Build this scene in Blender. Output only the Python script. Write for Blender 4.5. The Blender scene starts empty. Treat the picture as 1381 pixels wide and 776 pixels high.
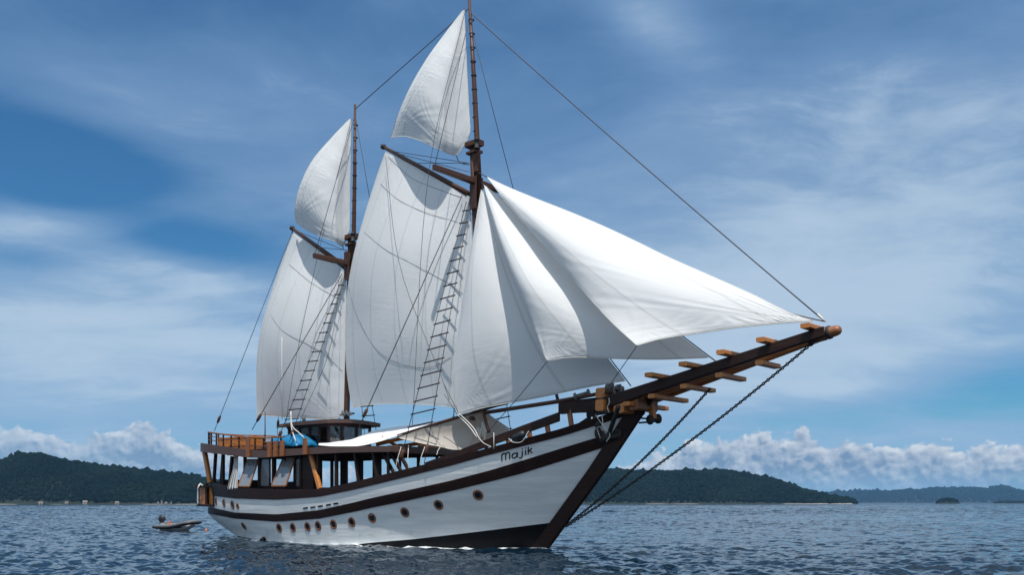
import bpy, math, random
import numpy as np
from mathutils import Vector, Matrix

S = bpy.context.scene
COL = S.collection
RAD = math.radians

# ------------------------------------------------------------------ camera, sky, sun, exposure
F, CX, HY, CAMH = 1300.0, 690.5, 679.0, 2.5          # focal length in photo pixels, horizon row, eye height
cam = bpy.data.cameras.new('camera')
cam_o = bpy.data.objects.new('camera', cam)
COL.objects.link(cam_o)
cam_o.location = (0, 0, CAMH)
cam_o.rotation_euler = (RAD(90), 0, 0)
cam.sensor_width = 36.0
cam.lens = 36.0 * F / 1381.0
cam.shift_y = (HY - 388.0) / 1381.0
cam.clip_start = 0.5
cam.clip_end = 60000
S.camera = cam_o
S.cycles.max_bounces = 6
S.cycles.diffuse_bounces = 3
S.cycles.glossy_bounces = 3

SUN_EL, SUN_AZ = 67.0, 174.0                          # azimuth clockwise from +Y (view direction)
SUN_STRENGTH, SKY_STRENGTH = 4.2, 0.1
S.view_settings.view_transform = 'Standard'
S.view_settings.look = 'None'
S.view_settings.exposure = 0.05
S.view_settings.gamma = 1.0
S.view_settings.use_curve_mapping = False

sun = bpy.data.lights.new('sun', 'SUN')
sun.energy = SUN_STRENGTH
sun.angle = RAD(0.5)
sun.color = (1.0, 0.96, 0.9)
sun_o = bpy.data.objects.new('sun', sun)
COL.objects.link(sun_o)
sdir = Vector((math.cos(RAD(SUN_EL)) * math.sin(RAD(SUN_AZ)), math.cos(RAD(SUN_EL)) * math.cos(RAD(SUN_AZ)), math.sin(RAD(SUN_EL))))
sun_o.rotation_euler = sdir.to_track_quat('Z', 'Y').to_euler()
sun_o.location = (0, 0, 300)

W = bpy.data.worlds.new('World')
S.world = W
W.use_nodes = True
W.cycles.sampling_method = 'MANUAL'
W.cycles.sample_map_resolution = 256


class NT:
    """small helper to write node trees as expressions"""
    def __init__(self, tree):
        self.t = tree
        tree.nodes.clear()

    def n(self, typ, ins=None, **props):
        nd = self.t.nodes.new(typ)
        for k, v in props.items():
            setattr(nd, k, v)
        for k, v in (ins or {}).items():
            self.put(nd.inputs[k], v)
        return nd

    def put(self, sock, v):
        if hasattr(v, 'is_output'):
            self.t.links.new(v, sock)
        elif v is not None:
            if sock.type == 'RGBA' and isinstance(v, (tuple, list)) and len(v) == 3:
                v = (*v, 1)
            sock.default_value = v

    def m(self, op, a, b=None, c=None, clamp=False):
        nd = self.t.nodes.new('ShaderNodeMath')
        nd.operation = op
        nd.use_clamp = clamp
        for i, v in enumerate((a, b, c)):
            if v is not None:
                self.put(nd.inputs[i], v)
        return nd.outputs[0]

    def vm(self, op, a, b=None):
        nd = self.t.nodes.new('ShaderNodeVectorMath')
        nd.operation = op
        self.put(nd.inputs[0], a)
        if b is not None:
            if op == 'SCALE':
                self.put(nd.inputs['Scale'], b)
            else:
                self.put(nd.inputs[1], b)
        return nd.outputs[0]

    def xyz(self, x, y, z):
        return self.n('ShaderNodeCombineXYZ', {0: x, 1: y, 2: z}).outputs[0]

    def noise(self, vec, scale, detail=4, rough=0.55, dist=0.0, color=False):
        nd = self.n('ShaderNodeTexNoise', {'Vector': vec, 'Scale': scale, 'Detail': detail, 'Roughness': rough, 'Distortion': dist})
        return nd.outputs['Color' if color else 'Fac']

    def ss(self, v, lo, hi, a=0.0, b=1.0):
        nd = self.n('ShaderNodeMapRange', {'Value': v, 'From Min': lo, 'From Max': hi, 'To Min': a, 'To Max': b}, interpolation_type='SMOOTHSTEP')
        return nd.outputs[0]

    def mix(self, f, a, b):
        nd = self.t.nodes.new('ShaderNodeMix')
        nd.data_type = 'RGBA'
        self.put(nd.inputs[0], f)
        self.put(nd.inputs[6], a)
        self.put(nd.inputs[7], b)
        return nd.outputs[2]

    def ramp(self, f, stops):
        nd = self.n('ShaderNodeValToRGB', {0: f})
        cr = nd.color_ramp
        while len(cr.elements) < len(stops):
            cr.elements.new(0.5)
        for e, (p, c) in zip(cr.elements, stops):
            e.position = p
            e.color = (*c, 1) if isinstance(c, (tuple, list)) else (c, c, c, 1)
        return nd.outputs[0]


def px_az(x):
    return math.atan((x - CX) / F)


def px_el(x, y):
    return math.atan((HY - y) / F * math.cos(px_az(x)))


def build_sky():
    t = NT(W.node_tree)
    d = t.n('ShaderNodeTexCoord').outputs['Generated']
    sx = t.n('ShaderNodeSeparateXYZ', {0: d})
    X, Y, Z = sx.outputs
    az = t.m('ARCTAN2', X, Y)
    el = t.m('ARCSINE', Z)
    sky = t.n('ShaderNodeTexSky', sky_type='NISHITA', sun_disc=False, sun_elevation=RAD(SUN_EL), sun_rotation=RAD(SUN_AZ))
    sky.air_density, sky.dust_density, sky.ozone_density = 1.0, 0.3, 2.5
    base = t.vm('MULTIPLY', sky.outputs[0], (0.30, 0.66, 0.88))
    zz = t.m('ADD', t.m('MAXIMUM', Z, 0.0), 0.16)
    cp = t.xyz(t.m('DIVIDE', X, zz), t.m('DIVIDE', Y, zz), 0.0)
    warp = t.vm('SCALE', t.vm('SUBTRACT', t.noise(cp, 1.3, 3, 0.5, color=True), (0.5, 0.5, 0.5)), 0.55)
    cpw = t.vm('ADD', cp, warp)
    n1 = t.noise(cpw, 0.75, 6, 0.55)
    n2 = t.noise(t.vm('MULTIPLY', cpw, (1.0, 1.7, 1.0)), 1.9, 9, 0.64)
    # broad veils and gaps of the high cloud layer: (x, y, rx, ry, amount, tilt)
    blobs = [(60, 215, 125, 46, -.8, 10), (250, 335, 120, 28, -.5, 5), (15, 345, 60, 16, -.3, 0), (1310, 530, 170, 28, -.6, -4), (1200, 500, 130, 12, -.2, 0),
             (100, 300, 170, 26, .34, -14), (215, 345, 110, 26, .38, 8), (150, 455, 280, 80, .42, 0), (880, 25, 75, 38, .36, 20),
             (1180, 290, 330, 150, .34, -25), (1000, 430, 320, 110, .3, 0), (1180, 520, 130, 32, .4, 5), (100, 130, 300, 60, .12, -15), (420, 120, 200, 80, .15, 0), (700, 40, 420, 45, -.12, 0), (250, 60, 300, 60, -.12, 0), (1330, 20, 120, 50, -.12, 0)]
    acc = None
    for bx, by, rx, ry, amt, tilt in blobs:
        a0, e0 = px_az(bx), px_el(bx, by)
        da, de = t.m('SUBTRACT', az, a0), t.m('SUBTRACT', el, e0)
        c, s = math.cos(RAD(tilt)), math.sin(RAD(tilt))
        p = t.m('DIVIDE', t.m('SUBTRACT', t.m('MULTIPLY', da, c), t.m('MULTIPLY', de, s)), rx / F)
        q = t.m('DIVIDE', t.m('ADD', t.m('MULTIPLY', da, s), t.m('MULTIPLY', de, c)), ry / F)
        r2 = t.m('ADD', t.m('MULTIPLY', p, p), t.m('MULTIPLY', q, q))
        g = t.m('MULTIPLY', t.m('POWER', 2.718, t.m('MULTIPLY', r2, -0.8)), amt)
        acc = g if acc is None else t.m('ADD', acc, g)
    veil = t.m('ADD', t.m('ADD', t.m('MULTIPLY', n1, 1.0), t.m('MULTIPLY', n2, 0.65)), t.m('MULTIPLY', acc, 1.25))
    veil = t.m('ADD', veil, t.ss(el, 0.0, 0.3, 0.06, 0.06))
    fac = t.ss(veil, 0.48, 1.12, 0.0, 0.95)
    k = 1.0 / SKY_STRENGTH
    vc = t.mix(t.ss(el, 0.02, 0.42), (0.265 * k, 0.44 * k, 0.65 * k), (0.145 * k, 0.275 * k, 0.49 * k))
    col = t.mix(fac, base, vc)
    wisp = t.m('MULTIPLY', t.ss(t.m('ADD', n2, t.m('MULTIPLY', acc, 0.9)), 0.62, 1.0), 0.7)
    col = t.mix(wisp, col, (0.48 * k, 0.62 * k, 0.77 * k))
    sheet = t.m('ADD', t.m('ADD', t.m('MULTIPLY', n1, 0.9), t.m('MULTIPLY', n2, 0.45)), t.m('MULTIPLY', acc, 1.05))
    col = t.mix(t.ss(sheet, 0.72, 1.35, 0.0, 0.85), col, (0.43 * k, 0.56 * k, 0.71 * k))
    # cumulus banks standing over the horizon: top edge by bearing
    prof = [(-60, 566), (0, 566), (25, 562), (50, 578), (90, 592), (135, 580), (165, 566), (185, 561), (215, 576), (250, 592), (300, 605), (380, 620), (480, 630), (600, 640),
            (820, 640), (870, 610), (930, 592), (960, 586), (1000, 592), (1025, 574), (1050, 590), (1085, 571), (1110, 592), (1160, 590), (1200, 598), (1260, 594), (1290, 600), (1340, 594), (1400, 590), (1460, 600)]
    A0, A1, E1 = px_az(-70), px_az(1470), 0.12
    u = t.n('ShaderNodeMapRange', {'Value': az, 'From Min': A0, 'From Max': A1}).outputs[0]
    top = t.m('MULTIPLY', t.ramp(u, [((px_az(x) - A0) / (A1 - A0), px_el(x, y) / E1) for x, y in prof]), E1)
    ae = t.xyz(az, t.m('MULTIPLY', el, 1.25), 0.0)
    w2 = t.vm('SCALE', t.vm('SUBTRACT', t.noise(ae, 60, 3, 0.5, color=True), (0.5, 0.5, 0.5)), 0.012)
    aw = t.vm('ADD', ae, w2)

    def billow(vec):
        v1 = t.n('ShaderNodeTexVoronoi', {'Vector': vec, 'Scale': 42.0, 'Smoothness': 0.6}, feature='SMOOTH_F1').outputs['Distance']
        v2 = t.n('ShaderNodeTexVoronoi', {'Vector': vec, 'Scale': 110.0, 'Smoothness': 0.5}, feature='SMOOTH_F1').outputs['Distance']
        nn = t.noise(vec, 150, 6, 0.65)
        b = t.m('ADD', t.m('MULTIPLY', v1, -0.62), t.m('MULTIPLY', v2, -0.34))
        return t.m('ADD', b, t.m('MULTIPLY', nn, 0.55))
    b0 = billow(aw)
    b1 = billow(t.vm('ADD', aw, (0.003, 0.006, 0.0)))
    edge = t.m('SUBTRACT', t.m('ADD', top, t.m('MULTIPLY', t.m('ADD', b0, 0.12), 0.03)), el)
    dens = t.m('MULTIPLY', t.ss(edge, 0.0, 0.007), t.ss(az, px_az(60), px_az(420), 0.72, 1.0))
    light = t.m('ADD', t.m('MULTIPLY', t.m('SUBTRACT', b0, b1), 1.5), 0.32)
    light = t.m('ADD', light, t.ss(edge, 0.0, 0.034, 0.36, -0.18))
    light = t.m('ADD', light, t.m('MULTIPLY', t.m('SUBTRACT', t.noise(ae, 22, 4, 0.6), 0.5), 0.9))
    light = t.m('MULTIPLY', t.m('MAXIMUM', light, 0.0), 1.0, clamp=True)
    cc = t.mix(light, (0.165 * k, 0.265 * k, 0.42 * k), (0.66 * k, 0.71 * k, 0.77 * k))
    low = t.ss(el, 0.005, 0.042, 0.35, 1.0)
    col = t.mix(t.m('MULTIPLY', dens, t.m('MULTIPLY', low, 0.93)), col, cc)
    # unseen bright broken cloud, added overhead and behind the viewer as fill light
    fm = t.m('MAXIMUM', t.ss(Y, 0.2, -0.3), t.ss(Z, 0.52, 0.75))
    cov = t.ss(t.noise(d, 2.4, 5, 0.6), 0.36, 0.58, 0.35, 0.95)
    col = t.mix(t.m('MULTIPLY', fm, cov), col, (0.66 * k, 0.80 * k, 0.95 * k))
    # below the horizon: plain dim blue
    col = t.mix(t.ss(Z, -0.02, -0.001), (0.12 * k, 0.2 * k, 0.3 * k), col)
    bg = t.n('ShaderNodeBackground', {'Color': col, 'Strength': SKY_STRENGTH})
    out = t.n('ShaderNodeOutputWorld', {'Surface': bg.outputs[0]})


build_sky()

# ------------------------------------------------------------------ ship frame
TH = RAD(42)                                          # the ship points right and towards us
FW = np.array([math.cos(TH), -math.sin(TH), 0.0])
SB = np.array([-math.sin(TH), -math.cos(TH), 0.0])
YB = F * CAMH / 64.0
ORG = np.array([(738 - CX) * YB / F, YB, 0.0])
CAM = np.array([0, 0, CAMH])


def P(x, y, v=0.0):
    """ship-local point (forward, port, up) where the sight line of a photo pixel meets the fore-and-aft plane v metres to starboard"""
    d = np.array([(x - CX) / F, 1.0, (HY - y) / F])
    tt = (v - (CAM - ORG) @ SB) / (d @ SB)
    p = CAM + tt * d - ORG
    return np.array([p @ FW, -v, p[2]])


def world(p):
    return ORG + FW * p[0] - SB * p[1] + np.array([0, 0, p[2]])


def proj(p):
    q = world(p)
    return CX + F * q[0] / q[1], HY - F * (q[2] - CAMH) / q[1]


def L(*pts):
    xs = np.array([p[0] for p in pts], float)
    ys = np.array([p[1] for p in pts], float)

    def f(x):
        if x < xs[0]:
            return ys[0] + (ys[1] - ys[0]) / (xs[1] - xs[0]) * (x - xs[0]) * 0.5
        if x > xs[-1]:
            return ys[-1] + (ys[-1] - ys[-2]) / (xs[-1] - xs[-2]) * (x - xs[-1])
        return float(np.interp(x, xs, ys))
    return f


def lift(u, v, line):
    q = ORG + FW * u + SB * v
    x = CX + F * q[0] / q[1]
    return CAMH + (HY - line(x)) * q[1] / F


# ------------------------------------------------------------------ materials
MATS = {}


def mat(name, build):
    m = bpy.data.materials.new(name)
    m.use_nodes = True
    t = NT(m.node_tree)
    out = t.n('ShaderNodeOutputMaterial')
    build(t, out)
    MATS[name] = m
    return m


def surf(name, base, var=0.25, scale=3.0, stretch=(1, 1, 1), rough=0.5, bump=0.0, bscale=None, metal=0.0, spec=0.5, tint=None):
    def b(t, out):
        co = t.n('ShaderNodeTexCoord').outputs['Object']
        v = t.vm('MULTIPLY', co, stretch)
        n = t.noise(v, scale, 6, 0.62)
        big = t.noise(co, scale * 0.15, 3, 0.5)
        lo = tuple(max(0, c * (1 - var * 1.6)) for c in base)
        hi = tuple(c * (1 + var * 1.6) for c in base)
        c = t.mix(t.m('ADD', t.m('MULTIPLY', n, 0.7), t.m('MULTIPLY', big, 0.3)), lo, hi)
        if tint:
            c = t.mix(t.ss(t.noise(v, scale * 0.4, 5, 0.6), 0.52, 0.75, 0.0, 0.8), c, tint)
        p = t.n('ShaderNodeBsdfPrincipled', {'Base Color': c, 'Roughness': t.m('ADD', rough - 0.08, t.m('MULTIPLY', n, 0.16)), 'Metallic': metal, 'Specular IOR Level': spec})
        if bump:
            bn = t.n('ShaderNodeBump', {'Height': t.noise(v, bscale or scale * 2, 5, 0.6), 'Strength': bump, 'Distance': 0.02})
            t.put(p.inputs['Normal'], bn.outputs[0])
        t.put(out.inputs['Surface'], p.outputs[0])
    return mat(name, b)


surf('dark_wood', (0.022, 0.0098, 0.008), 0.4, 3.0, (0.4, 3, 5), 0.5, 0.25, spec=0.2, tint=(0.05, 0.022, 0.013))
surf('mast_wood', (0.068, 0.029, 0.017), 0.4, 4.0, (3, 3, 0.4), 0.45, 0.3, spec=0.3, tint=(0.12, 0.046, 0.02))
surf('teak', (0.52, 0.185, 0.038), 0.35, 4.0, (0.7, 2, 4), 0.42, 0.2, tint=(0.34, 0.11, 0.025))
surf('brown_wood', (0.24, 0.085, 0.026), 0.4, 4.0, (0.7, 2, 4), 0.42, 0.25, tint=(0.13, 0.046, 0.018))
surf('fascia_paint', (0.085, 0.046, 0.036), 0.25, 2.5, (0.5, 3, 4), 0.5, 0.2)
surf('black_paint', (0.006, 0.006, 0.007), 0.3, 2.0, (0.4, 1, 2), 0.5, 0.1, spec=0.12)
surf('iron', (0.03, 0.029, 0.028), 0.4, 6, (1, 1, 1), 0.6, 0.3, spec=0.3)
surf('grey_iron', (0.13, 0.13, 0.125), 0.4, 8, (1, 1, 1), 0.55, 0.3)
surf('rope', (0.10, 0.095, 0.09), 0.3, 20, (1, 1, 1), 0.9)
surf('wire', (0.06, 0.062, 0.07), 0.3, 20, (1, 1, 1), 0.7)
surf('white_rope', (0.66, 0.64, 0.58), 0.2, 30, (1, 1, 1), 0.9, 0.5)
surf('letter_black', (0.006, 0.006, 0.007), 0.2, 3, (1, 1, 1), 0.6, spec=0.1)
surf('brass', (0.22, 0.092, 0.045), 0.35, 12, (1, 1, 1), 0.4, 0.2)
surf('dark_glass', (0.012, 0.014, 0.018), 0.2, 2, (1, 1, 1), 0.12)
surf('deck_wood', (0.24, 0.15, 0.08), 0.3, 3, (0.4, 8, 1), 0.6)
surf('blue_tarp', (0.006, 0.17, 0.36), 0.25, 3, (1, 1, 1), 0.45, 0.6, 6)
surf('grey_rubber', (0.10, 0.115, 0.13), 0.2, 6, (1, 1, 1), 0.6)
surf('black_rubber', (0.016, 0.017, 0.02), 0.3, 6, (1, 1, 1), 0.5)
surf('white_gel', (0.62, 0.64, 0.66), 0.1, 5, (1, 1, 1), 0.35)
surf('orange_plastic', (0.65, 0.17, 0.04), 0.2, 5, (1, 1, 1), 0.5)
surf('sand', (0.40, 0.35, 0.27), 0.25, 0.05, (1, 1, 1), 0.9)
surf('rock', (0.22, 0.20, 0.18), 0.4, 0.3, (1, 1, 1), 0.9, 0.5)
surf('hut_wall', (0.30, 0.28, 0.25), 0.2, 0.5, (1, 1, 1), 0.8)
surf('hut_roof', (0.20, 0.17, 0.14), 0.3, 0.8, (1, 1, 1), 0.9)
surf('bark', (0.09, 0.07, 0.05), 0.3, 2, (1, 1, 1), 0.9)


def hull_white(t, out):
    co = t.n('ShaderNodeTexCoord').outputs['Object']
    v = t.vm('MULTIPLY', co, (0.16, 0.16, 1.5))
    n = t.noise(v, 2.2, 6, 0.6)
    streak = t.noise(t.vm('MULTIPLY', co, (2.6, 2.6, 0.12)), 1.6, 5, 0.6)
    c = t.mix(t.ss(n, 0.38, 0.66), (0.70, 0.715, 0.71), (0.82, 0.825, 0.81))
    c = t.mix(t.ss(streak, 0.6, 0.82, 0, 0.3), c, (0.40, 0.38, 0.34))
    pl = t.n('ShaderNodeTexWave', {'Vector': co, 'Scale': 1.45, 'Distortion': 0.4, 'Detail': 1.0, 'Detail Scale': 0.4}, wave_type='BANDS', bands_direction='Z', wave_profile='SAW').outputs['Fac']
    seam = t.ss(pl, 0.93, 1.0)
    grime = t.m('MULTIPLY', t.ss(t.noise(t.vm('MULTIPLY', co, (0.5, 0.5, 0.9)), 2.0, 7, 0.7), 0.5, 0.72, 0, 0.55), t.ss(t.n('ShaderNodeSeparateXYZ', {0: co}).outputs[2], 1.6, 0.1))
    c = t.mix(grime, c, (0.33, 0.33, 0.27))
    rust = t.m('MULTIPLY', t.ss(t.noise(t.vm('MULTIPLY', co, (4.0, 4.0, 0.22)), 1.0, 4, 0.55), 0.66, 0.8, 0, 0.35), t.ss(t.noise(co, 0.35, 2, 0.5), 0.5, 0.62))
    c = t.mix(rust, c, (0.34, 0.22, 0.13))
    c = t.mix(t.m('MULTIPLY', seam, 0.25), c, (0.35, 0.35, 0.33))
    p = t.n('ShaderNodeBsdfPrincipled', {'Base Color': c, 'Roughness': 0.38})
    b = t.n('ShaderNodeBump', {'Height': t.m('ADD', t.m('MULTIPLY', n, 1.0), t.m('MULTIPLY', seam, -0.25)), 'Strength': 0.35, 'Distance': 0.05})
    t.put(p.inputs['Normal'], b.outputs[0])
    t.put(out.inputs['Surface'], p.outputs[0])


mat('hull_white', hull_white)


def cloth(name, base, stain, transl, seams, crease=1.0):
    def b(t, out):
        uv = t.n('ShaderNodeUVMap').outputs[0]                 # metres across and down the cloth
        sep = t.n('ShaderNodeSeparateXYZ', {0: uv})
        n_big = t.noise(uv, 0.35, 4, 0.55)
        st = t.noise(t.vm('MULTIPLY', uv, (1.6, 0.8, 1)), 0.7, 6, 0.7)
        c = t.mix(n_big, tuple(x * 0.93 for x in base), tuple(min(0.9, x * 1.04) for x in base))
        c = t.mix(t.ss(st, 0.62, 0.82, 0, 0.45), c, stain)
        wr = t.noise(t.vm('MULTIPLY', uv, (0.9, 5.0, 1)), 1.0, 5, 0.6, 0.4)
        wr2 = t.noise(t.vm('MULTIPLY', uv, (3.2, 1.4, 1)), 1.0, 5, 0.6, 0.3)
        amt = t.ss(t.noise(uv, 0.28, 2, 0.5), 0.36, 0.62)
        fr = t.m('FRACT', t.m('DIVIDE', sep.outputs[0], seams))
        ln = t.m('ABSOLUTE', t.m('SUBTRACT', fr, 0.5))
        seam = t.ss(ln, 0.012, 0.03, 1.0, 0.0)
        pk = t.m('MULTIPLY', t.ss(ln, 0.0, 0.14, 1.0, 0.0), t.noise(t.vm('MULTIPLY', uv, (1.2, 6.0, 1)), 1.0, 3, 0.5))
        h = t.m('ADD', t.m('MULTIPLY', wr, t.m('MULTIPLY', amt, 0.8)), t.m('MULTIPLY', wr2, 0.22))
        h = t.m('ADD', h, t.m('MULTIPLY', pk, 0.35))
        bn = t.n('ShaderNodeBump', {'Height': h, 'Strength': 0.55, 'Distance': 0.09 * crease})
        c = t.mix(t.m('MULTIPLY', seam, 0.32), c, tuple(x * 0.6 for x in base))
        p = t.n('ShaderNodeBsdfPrincipled', {'Base Color': c, 'Roughness': 0.85, 'Specular IOR Level': 0.2, 'Normal': bn.outputs[0]})
        tr = t.n('ShaderNodeBsdfTranslucent', {'Color': c, 'Normal': bn.outputs[0]})
        mx = t.n('ShaderNodeMixShader', {0: transl, 1: p.outputs[0], 2: tr.outputs[0]})
        t.put(out.inputs['Surface'], mx.outputs[0])
    return mat(name, b)


cloth('sailcloth', (0.87, 0.87, 0.86), (0.70, 0.66, 0.60), 0.38, 2.3, 0.4)
cloth('creased_sailcloth', (0.87, 0.87, 0.86), (0.70, 0.66, 0.60), 0.38, 2.3, 1.0)
cloth('white_canvas', (0.80, 0.80, 0.80), (0.66, 0.64, 0.6), 0.12, 3.0)
cloth('beige_canvas', (0.52, 0.47, 0.42), (0.4, 0.36, 0.3), 0.25, 3.0)
cloth('curtain_cloth', (0.72, 0.72, 0.70), (0.6, 0.58, 0.54), 0.2, 5.0)


def window_glass(t, out):
    g = t.n('ShaderNodeBsdfGlossy', {'Color': (0.9, 0.93, 0.95), 'Roughness': 0.03})
    tr = t.n('ShaderNodeBsdfTransparent', {'Color': (0.9, 0.93, 0.95)})
    fr = t.n('ShaderNodeFresnel', {'IOR': 1.7})
    df = t.n('ShaderNodeBsdfDiffuse', {'Color': (0.6, 0.64, 0.68)})
    m1 = t.n('ShaderNodeMixShader', {0: 0.32, 1: tr.outputs[0], 2: df.outputs[0]})
    m2 = t.n('ShaderNodeMixShader', {0: fr.outputs[0], 1: m1.outputs[0], 2: g.outputs[0]})
    t.put(out.inputs['Surface'], m2.outputs[0])


mat('window_glass', window_glass)


def clear_glass(t, out):
    g = t.n('ShaderNodeBsdfGlossy', {'Color': (0.8, 0.83, 0.85), 'Roughness': 0.02})
    tr = t.n('ShaderNodeBsdfTransparent', {'Color': (0.94, 0.955, 0.96)})
    fr = t.n('ShaderNodeFresnel', {'IOR': 1.45})
    m2 = t.n('ShaderNodeMixShader', {0: fr.outputs[0], 1: tr.outputs[0], 2: g.outputs[0]})
    t.put(out.inputs['Surface'], m2.outputs[0])


mat('clear_glass', clear_glass)


def sea(t, out):
    geo = t.n('ShaderNodeNewGeometry').outputs['Position']
    v = t.vm('MULTIPLY', geo, (1.0, 1.0, 0.0))
    gn = t.n('ShaderNodeNewGeometry').outputs['Normal']
    c1 = t.vm('SUBTRACT', t.noise(t.vm('MULTIPLY', v, (1.0, 1.35, 0)), 2.3, 5, 0.6, 0.4, color=True), (0.5, 0.5, 0.5))
    c2 = t.vm('SUBTRACT', t.noise(t.vm('MULTIPLY', v, (1.0, 1.2, 0)), 0.8, 3, 0.55, 0.3, color=True), (0.5, 0.5, 0.5))
    wind = t.ss(t.noise(t.vm('MULTIPLY', v, (0.010, 0.026, 0)), 1.0, 4, 0.6), 0.35, 0.65, 0.65, 1.1)
    sl = t.vm('ADD', t.vm('SCALE', c1, 1.12), t.vm('SCALE', c2, 0.9))
    off = t.ss(t.n('ShaderNodeSeparateXYZ', {0: geo}).outputs[1], 70, 420, 1.0, 1.5)      # breezier offshore, outside the lee
    sl = t.vm('SCALE', t.vm('MULTIPLY', sl, (1.0, 1.0, 0.0)), t.m('MULTIPLY', wind, off))
    nrm = t.vm('NORMALIZE', t.vm('ADD', gn, sl))
    fo = t.n('ShaderNodeAttribute', attribute_name='foam').outputs['Fac']
    fn = t.noise(v, 2.6, 7, 0.72)
    fm = t.ss(t.m('ADD', fn, t.m('MULTIPLY', t.m('SUBTRACT', fo, 1.0), 0.62)), 0.42, 0.6)
    p = t.n('ShaderNodeBsdfPrincipled', {'Base Color': (0.003, 0.013, 0.025), 'Roughness': 0.06, 'Specular IOR Level': 0.4, 'IOR': 1.33, 'Normal': nrm})
    fd = t.n('ShaderNodeBsdfPrincipled', {'Base Color': (0.72, 0.76, 0.78), 'Roughness': 0.8})
    mx = t.n('ShaderNodeMixShader', {0: fm, 1: p.outputs[0], 2: fd.outputs[0]})
    t.put(out.inputs['Surface'], mx.outputs[0])


mat('sea', sea)


def leafy(name, a, b_):
    def b(t, out):
        co = t.n('ShaderNodeNewGeometry').outputs['Position']
        rnd = t.n('ShaderNodeAttribute', attribute_name='hue').outputs['Fac']
        n = t.noise(co, 0.5, 4, 0.7)
        c = t.mix(t.m('ADD', t.m('MULTIPLY', rnd, 0.7), t.m('MULTIPLY', n, 0.3)), a, b_)
        p = t.n('ShaderNodeBsdfPrincipled', {'Base Color': c, 'Roughness': 0.9, 'Specular IOR Level': 0.0})
        t.put(out.inputs['Surface'], p.outputs[0])
    return mat(name, b)


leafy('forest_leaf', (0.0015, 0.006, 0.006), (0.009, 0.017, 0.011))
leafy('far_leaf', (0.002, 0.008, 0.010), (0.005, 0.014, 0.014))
surf('forest_floor', (0.006, 0.012, 0.006), 0.3, 0.05, (1, 1, 1), 0.95)

# ------------------------------------------------------------------ mesh helpers
SHIP_ROT = -TH


def obj(name, mesh, parent=None):
    o = bpy.data.objects.new(name, mesh)
    COL.objects.link(o)
    if parent:
        o.parent = parent
    return o


def tag(o, label=None, cat=None, group=None, kind=None):
    if label:
        o['label'] = label
    if cat:
        o['category'] = cat
    if group:
        o['group'] = group
    if kind:
        o['kind'] = kind
    return o


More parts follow.
